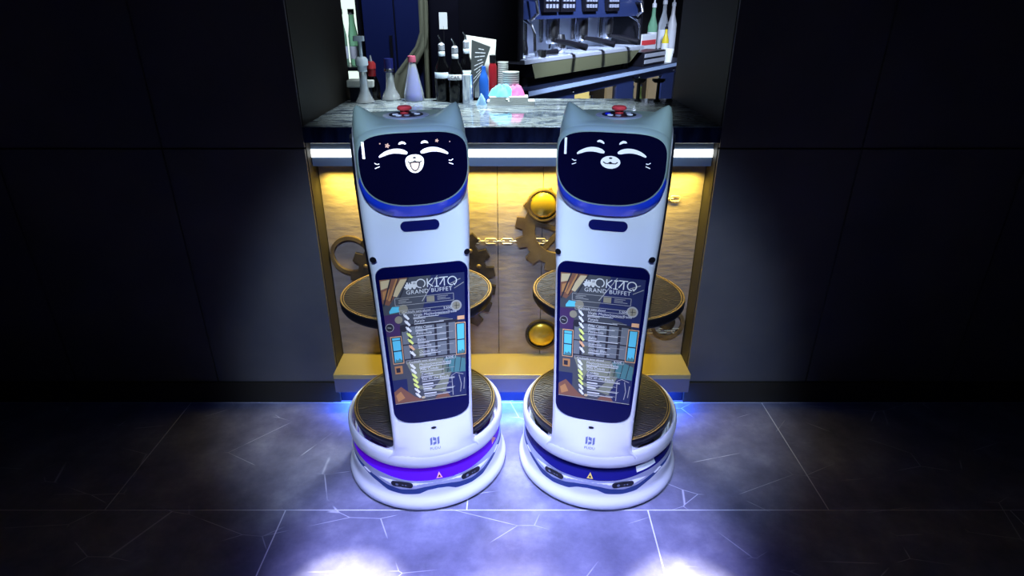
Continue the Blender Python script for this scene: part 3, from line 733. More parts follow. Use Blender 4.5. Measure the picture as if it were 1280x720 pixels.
    for s_ in (-1, 1):
        arc(s_ * 0.054, 1.1725, 0.0335, 0.009, 0.0115, -s_ * 0.004, 'eye', -s_ * -1)
        arc(s_ * 0.0285, 1.1965 + 0.001 * (face != 'open'), 0.0080, 0.0030, 0.0062, (0.0 if face == 'open' else -s_ * -0.002), 'brow', 0)
        w1 = MB(); stroke(w1, [(s_ * 0.090, 1.146), (s_ * 0.096, 1.1445), (s_ * 0.102, 1.148)], 0.0022, disp_y, off); w1.build('whisker', FM, dsp)
        w1 = MB(); stroke(w1, [(s_ * 0.090, 1.139), (s_ * 0.102, 1.134)], 0.0022, disp_y, off); w1.build('whisker', FM, dsp)
    if face == 'open':
        sheet(MB(), [(x, z) for x, z in shield(0.0240, 1.150, 0.017, 0.031, 2.2, 2.0, 40)], disp_y, off).build('muzzle', FM, dsp)
        d_ = MB(); stroke(d_, [(-0.018, 1.1500), (-0.013, 1.1462), (-0.006, 1.1465), (0, 1.1515), (0.006, 1.1465), (0.013, 1.1462), (0.018, 1.1500)], 0.0026, disp_y, off * 1.6)
        sheet(d_, disc2(0, 1.1588, 0.0046, 0.0022, 12), disp_y, off * 1.6)
        sheet(d_, shield(0.0135, 1.146, 0.003, 0.0225, 2.4, 1.9, 32), disp_y, off * 1.6)
        d_.build('mouth_line', M_glass, dsp)
        sheet(MB(), shield(0.0105, 1.144, 0.002, 0.0175, 2.4, 1.9, 32), disp_y, off * 2.2).build('tongue', M_peach, dsp)
        for fx, fz, fr_ in ((-0.066, 1.1915, 0.0066), (0.061, 1.1985, 0.0050), (-0.084, 1.197, 0.0022), (0.095, 1.1935, 0.0020)):
            fm = MB()
            sheet(fm, [(fx + fr_ * (0.78 + 0.25 * math.cos(5 * 2 * PI * k / 40)) * math.cos(2 * PI * k / 40), fz + fr_ * (0.78 + 0.25 * math.cos(5 * 2 * PI * k / 40)) * math.sin(2 * PI * k / 40)) for k in range(40)], disp_y, off)
            fm.build('flower', M_flower, dsp)
    else:
        sheet(MB(), disc2(0, 1.1465, 0.0255, 0.0165, 32), disp_y, off).build('muzzle', FM, dsp)
        d_ = MB(); stroke(d_, [(-0.019, 1.1475), (-0.013, 1.1435), (-0.006, 1.1435), (0, 1.1475), (0.006, 1.1435), (0.013, 1.1435), (0.019, 1.1475)], 0.0026, disp_y, off * 1.6)
        sheet(d_, disc2(0, 1.1575, 0.0048, 0.0020, 12), disp_y, off * 1.6)
        sheet(d_, [(-0.004, 1.1425), (0.004, 1.1425), (0, 1.149)], disp_y, off * 1.6)
        d_.build('mouth_line', M_glass, dsp)
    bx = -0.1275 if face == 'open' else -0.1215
    sheet(MB(), [(bx - 0.003, 1.202), (bx - 0.003, 1.159), (bx + 0.0035, 1.159), (bx + 0.0035, 1.202)], disp_y, off).build('white_bar', M_sticker if False else FM, dsp)  # plain upright white bar at the upper left of the display
    # control panel on the head
    ct = (0, -0.045, 1.2375)
    tp = MB().lathe([(0.064, 0.0), (0.064, 0.002), (0.061, 0.0028), (0.0, 0.0028)], 40, ct).build('control_panel', M_trim, t, True)
    MB().lathe([(0.048, 0.0026), (0.047, 0.0040), (0.0, 0.0042)], 32, ct).build('panel_disc', M_black, tp, True)
    MB().lathe([(0.013, 0.004), (0.013, 0.012), (0.020, 0.014), (0.021, 0.019), (0.017, 0.0235), (0.0, 0.025)], 28, (ct[0] - 0.002, ct[1] + 0.018, ct[2])).build('stop_button', M_red, tp, True)
    for k, (bx_, by_, m_) in enumerate(((-0.030, -0.006, M_bluebtn if extra else M_sticker), (0.030, -0.008, M_sticker), (0.0, -0.028, M_trim), (-0.022, -0.028, M_sticker), (0.024, 0.022, M_trim))):
        MB().lathe([(0.0085, 0.0035), (0.0085, 0.0058), (0.007, 0.0068), (0.0, 0.0070)], 16, (ct[0] + bx_, ct[1] + by_, ct[2])).build('button', m_, tp, True)
    return t
RD = 1.783
robot((-0.306, RD, 0), R(14), 'white cat-eared serving robot with open-mouthed smile and violet base light', 'open', True, False)
robot((0.309, RD, 0), R(-14), 'white cat-eared serving robot with closed-mouth smile and dark unlit base band', 'closed', False, True)

# ================================================================== THINGS ON THE BAR
def on_bar(px, py=124.5): q = atZ(px, py, CT); return (q.x, min(q.y, CB - 0.045), CT)
SC = 1 / 291.0       # metres per pixel at the back of the counter
def lathe_thing(name, label, cat, loc, parts, group=None, n=28):
    t = thing(name, label, cat, loc, 0, group)
    for pn, prof, m in parts: MB().lathe(prof, n).build(pn, m, t, True, ang=40)
    return t
# pump bottle
b = on_bar(459); b = (b[0] * 0.98, 2.675, CT)
t = lathe_thing('pump_bottle', 'pale blue pump bottle with a flared clear foot on the bar', 'bottle', b, [
    ('bottle_body', [(0.0, 0.0), (0.040, 0.0), (0.041, 0.004), (0.030, 0.022), (0.019, 0.05), (0.016, 0.10), (0.016, 0.125), (0.0, 0.125)], M_clear),
    ('inner_tube', [(0.0, 0.006), (0.009, 0.006), (0.009, 0.11), (0.0, 0.11)], M_pump),
    ('collar', [(0.0, 0.125), (0.019, 0.125), (0.019, 0.146), (0.026, 0.150), (0.026, 0.172), (0.018, 0.182), (0.0, 0.182)], M_pump),
    ('pump_stem', [(0.0, 0.182), (0.0075, 0.182), (0.0075, 0.245), (0.0, 0.245)], M_pump)])
MB().loft([[(x, y, 0.243) for x, y in rrect(0.024, 0.009, 0.008, 4, -0.004, 0)], [(x, y, 0.262) for x, y in rrect(0.022, 0.008, 0.0075, 4, -0.002, 0)]]).build('pump_head', M_pump, t, True)
b = on_bar(469, 123.5); b = (b[0], 2.770, CT)
lathe_thing('sauce_bottle', 'dark squeeze bottle with red cap and white nozzle on the bar', 'bottle', b, [
    ('bottle_body', [(0.0, 0.0), (0.028, 0.0), (0.030, 0.01), (0.030, 0.06), (0.020, 0.09), (0.016, 0.10), (0.0, 0.10)], M_glassdk),
    ('label_band', [(0.0165, 0.095), (0.017, 0.097), (0.017, 0.128), (0.0, 0.128)], M_redbtl),
    ('cap', [(0.0, 0.128), (0.019, 0.128), (0.019, 0.148), (0.012, 0.158), (0.0, 0.158)], M_red), ('nozzle', [(0.0, 0.158), (0.006, 0.158), (0.003, 0.182), (0.0, 0.182)], M_label)], n=20)
lathe_thing('clear_bottle', 'clear glass bottle with tall navy cap on the bar', 'bottle', on_bar(490), [
    ('bottle_body', [(0.0, 0.0), (0.038, 0.0), (0.041, 0.006), (0.034, 0.024), (0.022, 0.045), (0.017, 0.075), (0.0155, 0.115), (0.0, 0.115)], M_clear),
    ('cap', [(0.0, 0.115), (0.018, 0.115), (0.0185, 0.138), (0.0195, 0.150), (0.0195, 0.170), (0.0, 0.172)], M_cap_blue), ('cap_clip', [(0.0185, 0.118), (0.0215, 0.12), (0.0215, 0.128), (0.0185, 0.13)], M_steel)])
lathe_thing('clear_bottle', 'clear conical glass bottle with pink cap on the bar', 'bottle', on_bar(518, 126), [
    ('bottle_body', [(0.0, 0.0), (0.041, 0.0), (0.044, 0.006), (0.042, 0.03), (0.030, 0.085), (0.017, 0.145), (0.0125, 0.158), (0.0, 0.158)], M_clear),
    ('liquid', [(0.0, 0.006), (0.026, 0.006), (0.022, 0.04), (0.011, 0.13), (0.0, 0.14)], mat('deep_blue_liquid', (0.02, 0.03, 0.70), 0.2)),
    ('cap', [(0.0, 0.158), (0.0165, 0.158), (0.0175, 0.166), (0.0165, 0.182), (0.0, 0.184)], M_cap_pink)])
def wine(px, h, lab, lm, lettered, depth):
    b = on_bar(px); b = (b[0] * depth / b[1], depth, CT); k = h / 0.24
    t = lathe_thing('spirit_bottle', lab, 'bottle', b, [
        ('bottle_body', [(0.0, 0.0), (0.031, 0.0), (0.033, 0.006), (0.033, 0.115 * k), (0.028, 0.14 * k), (0.014, 0.165 * k), (0.0125, 0.20 * k), (0.0, 0.20 * k)], M_glassdk),
        ('label_band', [(0.0335, 0.094 * k), (0.0337, 0.095 * k), (0.0337, 0.116 * k), (0.033, 0.117 * k)], lm),
        ('neck_band', [(0.0135, 0.178 * k), (0.0138, 0.179 * k), (0.0138, 0.196 * k), (0.013, 0.197 * k)], lm),
        ('pourer', [(0.0, 0.20 * k), (0.0135, 0.20 * k), (0.0135, 0.222 * k), (0.008, 0.228 * k), (0.0, 0.23 * k)], M_steel_b)], 'dark spirit bottles on the bar', 24)
    MB().tube([(0, 0, 0.228 * k), (-0.003, -0.002, 0.243 * k), (-0.012, -0.004, 0.258 * k)], [0.0045, 0.004, 0.003], 8).build('spout', M_steel, t, True)
    if lettered:
        vs, fs = text_mesh(lettered, 0.020, 'CENTER')
        MB().add([(0.0345 * math.sin(x / 0.0345), -0.0345 * math.cos(x / 0.0345), 0.098 * k + y) for x, y, _ in vs], fs).build('label_lettering', M_dark, t)
    return t
wine(555, 0.245, 'slim dark spirit bottle with grey label and pourer on the bar', M_pump, None, 2.720)
wine(571, 0.235, 'dark spirit bottle with white label reading CAR on the bar', M_label, 'CAR', 2.690)
wine(585, 0.255, 'dark spirit bottle with steel pourer behind the steel cup', M_pump, None, 2.760)
# tag on a stick behind the bottles
q = atY(554, 26, 2.770); t = thing('price_tag', 'pale blue price tag on a thin stick behind the dark bottles', 'sign', (q.x, 2.770, CT))
MB().tube([(0, 0, 0), (0, 0, q.z - CT - 0.02)], 0.0022, 8).build('stick', M_black, t)
MB().box(-0.017, 0.017, -0.002, 0.002, q.z - CT - 0.032, q.z - CT + 0.032).build('card', M_label, t)
MB().lathe([(0.0, 0), (0.02, 0), (0.02, 0.006), (0, 0.007)], 16).build('stick_base', M_black, t)
b = on_bar(587, 125)
lathe_thing('steel_cup', 'brushed steel cup in front of the dark bottles', 'cup', (b[0], 2.650, CT), [
    ('cup_body', [(0.0, 0.0), (0.022, 0.0), (0.0235, 0.004), (0.0235, 0.112), (0.025, 0.116), (0.022, 0.114), (0.021, 0.01), (0.0, 0.01)], M_steel),
    ('foam', [(0.0, 0.112), (0.014, 0.116), (0.022, 0.112), (0.022, 0.108), (0.0, 0.108)], M_paper)])
# leaning sheet and dark card
def leaning(name, label, cat, corners_px, Y, m, txt=False):
    P_ = [atY(px, py, Y) for px, py in corners_px]; c = sum(P_, Vector()) / 4; base = Vector((c.x, Y, CT))
    t = thing(name, label, cat, base)
    pts = [(p.x - base.x, p.z - base.z) for p in P_]
    lean = lambda x, y, z: (x, y + (z) * 0.12, z)
    MB().prism(pts, -0.0015, 0.0015).map(lean).build('sheet', m, t)
    if txt:
        a, b_, c_, d_ = [Vector(p) for p in pts]; mb = MB()
        for k in range(9):
            v = 0.12 + 0.085 * k; w0, w1 = (0.22, 0.82) if k % 3 else (0.4, 0.7)
            for u0, u1 in ((w0, w0 + (w1 - w0) * 0.45), (w0 + (w1 - w0) * 0.5, w1)):
                q0 = (a.lerp(b_, u0)).lerp(d_.lerp(c_, u0), v); q1 = (a.lerp(b_, u1)).lerp(d_.lerp(c_, u1), v); dv = (d_ - a).normalized() * 0.0035
                mb.add([(q.x, -0.0022, q.y) for q in (q0, q1, q1 + dv, q0 + dv)], [(0, 1, 2, 3)])
        mb.map(lean).build('card_lettering', M_label, t)
    return t
leaning('paper_sheet', 'large white paper sheet standing behind the dark menu card', 'paper', [(580, 44), (620, 50), (616, 122), (583, 122)], 2.750, M_paper)
leaning('menu_card', 'dark menu card with pale text leaning against the white sheet', 'menu', [(589, 50), (613, 59), (601, 95), (588, 122.5)], 2.720, M_card, True)
b = on_bar(606, 126)
lathe_thing('blue_bottle', 'bright blue plastic bottle beside the red bottle', 'bottle', (b[0], 2.670, CT), [
    ('bottle_body', [(0.0, 0.0), (0.019, 0.0), (0.020, 0.005), (0.020, 0.09), (0.014, 0.115), (0.009, 0.125), (0.009, 0.145), (0.0, 0.147)], M_bluebag)])
def cloth(name, label, px, py, Y, sx, sz, m, seed, z0=0.0):
    rnd = random.Random(seed); q = atY(px, py, Y)
    t = thing(name, label, 'cloth', (q.x, Y, CT + z0)); n, k_ = 28, 10; vs = []; fs = []
    ph = [rnd.uniform(0, 6.28) for _ in range(4)]
    for j in range(k_ + 1):
        for i in range(n):
            a = 2 * PI * i / n; r = j / k_
            bump_ = 1 + 0.22 * math.sin(3 * a + ph[0]) + 0.16 * math.sin(5 * a + ph[1]) + 0.08 * math.sin(9 * a)
            z = sz * max(0, (1 - r ** 2.6)) * (0.75 + 0.25 * math.sin(7 * a + 9 * r + ph[1]) * r + 0.35 * math.sin(2 * a + ph[2]) * r + 0.3 * math.sin(4 * a + 6 * r + ph[3]) * r * (1 - r))
            vs.append((sx * r * bump_ * math.cos(a), sx * 0.6 * r * bump_ * math.sin(a), z))
    for j in range(k_):
        for i in range(n): fs.append((j * n + i, j * n + (i + 1) % n, (j + 1) * n + (i + 1) % n, (j + 1) * n + i))
    MB().add(vs, fs).build('folds', m, t, True, ang=180)
    return t
# stacks of napkins/boxes
def carton(px0, px1, py0, py1, Y, label, zbase):
    a = atY(px0, py0, Y); c = atY(px1, py1, Y)
    t = thing('paper_pack', label, 'box', ((a.x + c.x) / 2, Y, zbase), 0, 'white paper packs on the bar')
    hw = (c.x - a.x) / 2; h = 0.017
    n = 3
    for k in range(n):
        MB().box(-hw + 0.003 * (k % 2), hw - 0.002 * (k % 2), -0.035, 0.035, h * k / n, h * (k + 0.86) / n).build('sheet_layer', M_paper, t)
    return t
carton(609, 668, 118, 124, 2.630, 'long white paper pack lying at the bottom of the stack', CT)
carton(612, 632, 112, 118, 2.630, 'short white paper pack under the light blue cloth', CT + 0.017)
carton(637, 660, 112, 118, 2.630, 'short white paper pack under the pink cloth', CT + 0.017)
cloth('blue_cloth', 'crumpled light blue cloth on the white paper packs', 627, 110, 2.622, 0.042, 0.056, M_bluecloth, 2, 0.0335)
cloth('pink_cloth', 'crumpled pink cloth on the white paper packs', 644, 106, 2.640, 0.034, 0.048, M_pinkcloth, 9, 0.0335)
cloth('blue_cloth', 'crumpled blue wipe beside the steel cup', 602, 118, 2.610, 0.018, 0.05, mat('wipe_blue', (0.30, 0.55, 0.85), 0.8), 5)
b = on_bar(617)
lathe_thing('red_bottle', 'dark red bottle with black cap beside the paper cups', 'bottle', (b[0] - 0.001, 2.730, CT), [
    ('bottle_body', [(0.0, 0.0), (0.017, 0.0), (0.0175, 0.004), (0.0175, 0.140), (0.012, 0.155), (0.0, 0.155)], M_redbtl),
    ('cap', [(0.0, 0.155), (0.0135, 0.155), (0.0135, 0.185), (0.0, 0.187)], M_black)], n=20)
def cups(px, n, r, Y, label):
    q = atY(px, 110, Y)
    st = 0.0085
    for k in range(n):
        t = thing('paper_cup', label % ('bottom cup' if k == 0 else 'top cup' if k == n - 1 else '%s cup from the bottom' % 'zeroth first second third fourth fifth sixth seventh eighth ninth tenth eleventh twelfth'.split()[k + 1]), 'cup', (q.x, Y, CT + k * st), 0, 'stacked paper cups')
        MB().lathe([(0.0, 0.0005), (r * 0.74, 0.0005), (r * 0.80, 0.012), (r * 0.985, 0.058), (r * 1.0, 0.060), (r * 1.0, 0.0645), (r * 0.955, 0.0645), (r * 0.93, 0.058), (r * 0.76, 0.004), (0, 0.004)], 24).build('cup_wall', M_paper, t, True)
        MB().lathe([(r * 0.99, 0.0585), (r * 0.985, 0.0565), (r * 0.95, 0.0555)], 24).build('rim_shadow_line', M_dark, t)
cups(629, 12, 0.0225, 2.740, '%s of the taller, narrower white paper cup stack')
cups(638.5, 8, 0.035, 2.680, '%s of the wider white paper cup stack by the pink cloth')

# black bar tool stands at the right end of the bar
for px, lab in ((797, 'black T-shaped tap handle standing on the bar by the lit fridge'), (821, 'slim black T-shaped tap handle at the bar end')):
    b = on_bar(px, 126.5); top = atY(px, 99, b[1]); h = top.z - CT
    t = thing('tap_handle', lab, 'tap', b)
    MB().lathe([(0.0, 0.0), (0.016, 0.0), (0.016, 0.004), (0.0075, 0.008), (0.006, h - 0.012), (0.0, h - 0.012)], 16).build('stem', M_black, t, True)
    MB().loft([[(x, y, h - 0.014) for x, y in rrect(0.018, 0.008, 0.007, 4)], [(x, y, h - 0.006) for x, y in rrect(0.028, 0.009, 0.008, 4)], [(x, y, h + 0.002) for x, y in rrect(0.028, 0.009, 0.008, 4)]]).build('grip', M_black, t, True)
    MB().lathe([(0.0, h + 0.002), (0.004, h + 0.002), (0.005, h + 0.010), (0.0, h + 0.012)], 10).build('knob', M_steel, t, True)

# ================================================================== BACK BAR
A = Vector((0.086, 3.40, 0)); DD = Vector((0.567, 0.824, 0)).normalized(); BB = Vector((-DD.y, DD.x, 0)); YAW = math.atan2(DD.y, DD.x); HC = 1.10
def onplane(px, py, t=0.0):
    d = ray(px, py); o = Vector((0, 0, CAM_H)); p0 = A + BB * t
    k = (p0 - o).dot(BB) / d.dot(BB); q = o + d * k
    return ((q - A).dot(DD), q.z)
def onbackbar(px, py, h=HC):
    q = atZ(px, py, h); return ((q - A).dot(DD), (q - A).dot(BB))
def world(s, t, z=0): v = A + DD * s + BB * t; return (v.x, v.y, z)
ct = thing('back_counter', 'dark navy back counter with fridge doors under the coffee machine', 'counter', world(0, 0), YAW)
SE = 2.6
MB().box(0.0, SE, 0.0, 0.50, HC - 0.035, HC).build('worktop', M_dark, ct, bevel=0.003)
MB().box(0.0, SE, 0.035, 0.48, 0.0, HC - 0.62).build('plinth', M_dark, ct)
MB().box(0.0, SE, 0.30, 0.48, HC - 0.62, HC - 0.035).build('body', M_dark, ct)
MB().box(0.0, SE, -0.004, 0.0, HC - 0.030, HC - 0.006).build('edge_strip', M_fascia, ct)
doors = [(onplane(668, 120)[0], onplane(707, 110)[0]), (onplane(724, 110)[0], onplane(776, 105)[0]), (onplane(797, 105)[0], onplane(832, 100)[0]), (onplane(846, 100)[0], SE - 0.05)]
prev = 0.0
for k, (s0, s1) in enumerate(doors):
    MB().box(prev, s0, 0.03, 0.06, HC - 0.62, HC - 0.035).build('door_stile', M_panelblue, ct); prev = s1
    d_ = MB().box(s0, s1, 0.24, 0.26, HC - 0.60, HC - 0.075).build('fridge_interior', M_fridge if k < 2 else mat('fridge_dim_panel', (0.4, 0.33, 0.2), 0.6, emit=0.25, ecol=(0.8, 0.62, 0.38)), ct)
    MB().box(s0, s1, 0.03, 0.06, HC - 0.085, HC - 0.035).build('door_rail', M_panelblue, ct)
    MB().box(s0, s1, 0.03, 0.06, HC - 0.62, HC - 0.58).build('door_rail', M_panelblue, ct)
    gl = MB().box(s0, s1, 0.042, 0.046, HC - 0.58, HC - 0.085).build('door_glass', mat('fridge_glass', (0.9, 0.95, 1), 0.03, trans=1.0, ior=1.05), ct)
    MB().sphere((s0 - 0.03, 0.025, HC - 0.06), 0.008, n=10, m=6).build('lock', M_steel, ct, True)
MB().box(prev, SE, 0.03, 0.06, HC - 0.62, HC - 0.035).build('door_stile', M_panelblue, ct)
cols = [(0.35, 0.45, 0.12), (0.08, 0.09, 0.05), (0.5, 0.35, 0.1), (0.2, 0.28, 0.14)]
n_b = 0
words_ = ['pale olive', 'black', 'amber', 'green']
for k, (s0, s1) in enumerate(doors[:3]):
    for j in range(3):
        s = s0 + (s1 - s0) * (j + 0.7) / 3.6; ci = (k + j) % 4
        wd = ['first', 'second', 'third'][k]
        lathe_thing('fridge_bottle', '%s bottle standing inside the %s lit fridge door of the back counter' % (words_[ci], wd), 'bottle', world(s, 0.15, HC - 0.62), [
            ('bottle_body', [(0.0, 0.0), (0.03, 0.0), (0.03, 0.33), (0.012, 0.40), (0.012, 0.455), (0, 0.455)], mat('fridge_bottle_%d' % ci, cols[ci], 0.15)),
            ('cap', [(0, 0.455), (0.014, 0.455), (0.014, 0.475), (0, 0.475)], M_steel)], 'bottles in the lit fridges', 16)
# ---- coffee machine, local x along the counter, y to the back
t0 = 0.06
s_l, _ = onplane(653, 70, t0); s_r, _ = onplane(799, 60, t0)
ML = s_r - s_l
cm = thing('coffee_machine', 'wide steel espresso machine with keypads and drip tray on the back counter', 'coffee machine', world(s_l, t0, HC), YAW)
def hh(px, py, t=t0): s, z = onplane(px, py, t); return s - s_l, z - HC
for fx in (0.10, ML - 0.10):
    for fy_ in (0.06, 0.36): MB().lathe([(0, 0), (0.025, 0), (0.025, 0.02), (0.018, 0.05), (0, 0.05)], 14, (fx, fy_, 0)).build('foot', M_black, cm, True)
zt = hh(680, 74)[1]                                      # drip tray height
MB().prism([(0.0, 0.045), (ML, 0.045), (ML, zt - 0.012), (0.0, zt - 0.012)], 0.06, 0.40).build('lower_body', M_black, cm)
MB().add([(0.12, -0.006, 0.045), (ML - 0.16, -0.006, 0.045), (ML - 0.05, -0.029, zt - 0.013), (0.05, -0.029, zt - 0.013)], [(0, 1, 2, 3)]).build('front_apron', mat('apron_olive_steel', (0.22, 0.23, 0.13), 0.35, 0.3), cm)
MB().box(-0.02, ML + 0.02, -0.03, 0.22, zt - 0.012, zt + 0.012).build('drip_tray', M_steel_b, cm, bevel=0.004)
for k in range(14):
    x = 0.05 + (ML - 0.1) * k / 13
    MB().box(x - 0.03, x + 0.03, -0.02, 0.20, zt + 0.012, zt + 0.0155).build('tray_slat', M_steel_b, cm)
zk = hh(740, 22)[1]                                      # lower edge of the key panel
ztop = zk + 0.16
bp_ = MB().box(0.0, ML, 0.22, 0.27, zt + 0.012, zk + 0.02)
bp_.build('back_splash', M_steel_b, cm)
for x0, x1 in ((-0.03, 0.015), (ML - 0.015, ML + 0.03)):
    MB().prism([(x0, zt), (x1, zt), (x1, ztop), (x0, ztop)], -0.0, 0.41).build('side_panel', M_black, cm, bevel=0.01)
MB().loft([[(0.0, 0.02, zk), (ML, 0.02, zk), (ML, 0.05, ztop), (0.0, 0.05, ztop)], [(0.0, 0.41, zk), (ML, 0.41, zk), (ML, 0.41, ztop), (0.0, 0.41, ztop)]]).build('upper_body', M_panelblue, cm)
MB().box(-0.03, ML + 0.03, 0.0, 0.41, ztop, ztop + 0.02).build('cup_shelf', M_steel, cm)
for px in (691, 712, 741, 769):
    x, z = hh(px, {691: 9, 712: 6, 741: 3, 769: 0}[px])
    kp = MB().box(x - 0.085, x + 0.085, 0.006, 0.03, zk + 0.035, zk + 0.125).build('keypad', M_black, cm)
    for i in range(4):
        for j in range(2): MB().box(x - 0.066 + 0.036 * i, x - 0.044 + 0.036 * i, 0.001, 0.008, zk + 0.055 + 0.034 * j, zk + 0.075 + 0.034 * j).build('key', mat('key_grey', (0.22, 0.24, 0.32), 0.5), kp)
for k in range(3):
    gx = ML * (0.30 + 0.24 * k)
    MB().lathe([(0, 0), (0.042, 0), (0.042, 0.06), (0.036, 0.10), (0, 0.10)], 20, (gx, 0.10, zk - 0.10)).build('group_head', M_steel, cm, True)
    pf = MB().lathe([(0, 0), (0.034, 0), (0.038, 0.01), (0.038, 0.035), (0, 0.035)], 20, (gx, 0.10, zk - 0.137)).build('portafilter', M_steel, cm, True)
    MB().tube([(gx, 0.07, zk - 0.12), (gx + 0.02, 0.0, zk - 0.13), (gx + 0.04, -0.12, zk - 0.155)], [0.012, 0.016, 0.019], 10).build('handle', M_black, pf, True)
    MB().tube([(gx - 0.015, 0.10, zk - 0.137), (gx - 0.02, 0.10, zk - 0.165)], 0.008, 8).build('spout', M_steel, pf, True)
for k in range(11):  # chrome pipes added to stand in for vertical glints on the back splash
    gx = ML * (0.20 + 0.062 * k)
    MB().tube([(gx, 0.19 - 0.05 * (k % 2), zk - 0.13), (gx, 0.19 - 0.05 * (k % 2), zk + 0.01)], 0.011 + 0.006 * (k % 3 == 0), 10).build('glint_pipe', M_steel, cm, True)
for gx, nm in ((0.10, 0), (ML - 0.06, 1)):
    MB().tube([(gx, 0.08, zk + 0.01), (gx - 0.01, 0.0, zk - 0.03), (gx - 0.03, -0.03, zk - 0.07), (gx - 0.03, -0.035, zt + 0.05)], 0.0075, 8).build('steam_wand', M_steel, cm, True)
    MB().tube([(gx, 0.02, zk + 0.10), (gx, -0.02, zk + 0.09), (gx, -0.03, zk + 0.03), (gx, 0.01, zk + 0.0)], 0.011, 8).build('lever', M_steel, cm, True)
# jugs and loose portafilter on the tray
jx, jz = hh(668, 66)
def jug(x, y, lab, r=0.035, h=0.09):
    tq = Vector(world(s_l + x, t0 + y, HC + zt + 0.0155))
    lathe_thing('milk_jug', lab, 'jug', tq, [('jug_body', [(0, 0), (r * 0.9, 0), (r, 0.01), (r, h * 0.5), (r * 0.75, h), (r * 0.7, h), (r * 0.92, h * 0.5), (0, 0.01)], M_steel)], None, 20)
jug(0.07, 0.05, 'small steel milk jug at the end of the drip tray')
jug(ML * 0.36, 0.10, 'steel milk jug under the first brewing group', 0.045, 0.10)
tq = Vector(world(s_l + 0.18, t0 + 0.0, HC + zt + 0.0155))
lp = thing('loose_portafilter', 'loose portafilter with black handle lying on the drip tray', 'portafilter', tq, YAW)
MB().lathe([(0, 0), (0.034, 0), (0.034, 0.035), (0, 0.035)], 18).build('basket', M_steel, lp, True)
MB().tube([(0.03, 0, 0.018), (0.16, -0.01, 0.018)], [0.012, 0.017], 10).build('handle', M_black, lp, True)

# bottles right of the coffee machine, standing on the back counter
def back_bottle(px, py, h, r, m, capm, label, pump=False, prof=None):
    s, tt = onbackbar(px, py); tt = 0.26 if h < 0.3 else 0.40; s, _ = onplane(px, py, tt)
    parts = [('bottle_body', [(0, 0), (r * 0.95, 0), (r, 0.006), (r, h * 0.52), (r * 0.42, h * 0.70), (r * 0.36, h * 0.84), (0, h * 0.84)], m),
             ('label_band', [(r * 1.01, h * 0.12), (r * 1.015, h * 0.125), (r * 1.015, h * 0.42), (r, h * 0.425)], M_label), ('cap', [(0, h * 0.84), (r * 0.45, h * 0.84), (r * 0.45, h * 0.90), (r * 0.18, h * 0.92), (r * 0.18, h), (0, h)], capm)]
    t = lathe_thing('syrup_bottle', label, 'bottle', world(s, tt, HC), parts, 'syrup bottles on the back counter', 18)
    if pump: MB().box(-r * 1.5, r * 0.4, -0.008, 0.008, h, h + 0.018).build('pump_head', capm, t, bevel=0.004)
back_bottle(812, 76, 0.47, 0.042, M_green, M_label, 'green syrup bottle with white pump by the coffee machine', True)
back_bottle(825, 74, 0.50, 0.045, M_clear, M_label, 'clear syrup bottle with tall white pump by the coffee machine', True)
back_bottle(836, 72, 0.48, 0.042, mat('white_bottle', (0.7, 0.72, 0.78), 0.3), M_label, 'white syrup bottle with white pump at the counter end', True)
back_bottle(829, 78, 0.27, 0.030, M_yellowliq, M_black, 'short bottle of yellow syrup in front of the pump bottles')
def back_box(px0, px1, py, h, label, stripe, m, dep=0.12, tt=0.12):
    s0, _ = onplane(px0, py, tt); s1, _ = onplane(px1, py, tt)
    t = thing('counter_box', label, 'box', world((s0 + s1) / 2, tt, HC), YAW)
    hw = (s1 - s0) / 2
    MB().box(-hw, hw, 0, dep, 0, h).build('box_body', m, t, bevel=0.004)
    if stripe is not None: MB().box(-hw * 1.004, hw * 1.004, -0.002, 0.0, h * 0.62, h * 0.80).build('stripe', stripe, t)
    return t
back_box(800, 817, 78, 0.20, 'white box with a red stripe behind the steel drawer', M_red, M_label, 0.08, 0.22)
tb = back_box(804, 830, 84, 0.10, 'low black and steel knock-out drawer beside the coffee machine', None, M_black, 0.16, 0.04)
s0, _ = onplane(804, 84, 0.04); s1, _ = onplane(830, 84, 0.04); hw = (s1 - s0) / 2
for z in (0.02, 0.062): MB().box(-hw * 0.95, hw * 0.95, -0.006, 0.0, z, z + 0.026).build('drawer_front', M_steel_b, tb)
s, _ = onplane(834, 80, 0.05)
lathe_thing('paper_cup', 'single white cup beside the steel drawer on the back counter', 'cup', world(s, 0.05, HC), [('cup_wall', [(0, 0), (0.03, 0), (0.042, 0.10), (0.04, 0.10), (0.028, 0.004), (0, 0.004)], M_paper)], None, 20)

# ---- tall dark cabinets and lit shelf behind the left of the bar
def tall(px0, px1, Y, label, m, name='tall_cabinet', nd=1):
    a = atY(px0, 60, Y).x; c = atY(px1, 60, Y).x
    t = thing(name, label, 'cabinet', ((a + c) / 2, Y, 0)); hw = (c - a) / 2
    MB().box(-hw, hw, 0.02, 0.28, 0, 2.3).build('cabinet_body', M_black, t)
    for k in range(nd):
        x0 = -hw + 2 * hw * k / nd + 0.004; x1 = -hw + 2 * hw * (k + 1) / nd - 0.004
        d_ = MB().box(x0, x1, 0.0, 0.02, 0.05, 2.26).build('door', m, t, bevel=0.003)
        MB().box(x1 - 0.03, x1 - 0.015, -0.025, 0.0, 1.0, 1.35).build('handle', M_black, d_)
    return t
tall(456, 535, 3.95, 'tall glossy navy cabinet behind the clear bottles', mat('gloss_navy_door', (0.008, 0.014, 0.075), 0.3), nd=2)
tall(537, 600, 3.95, 'tall black cabinet behind the dark spirit bottles', mat('gloss_black_door', (0.002, 0.002, 0.008), 0.35))
tall(601, 652, 4.50, 'tall black cabinet beside the coffee machine', mat('gloss_black_door', (0, 0, 0)), nd=1)
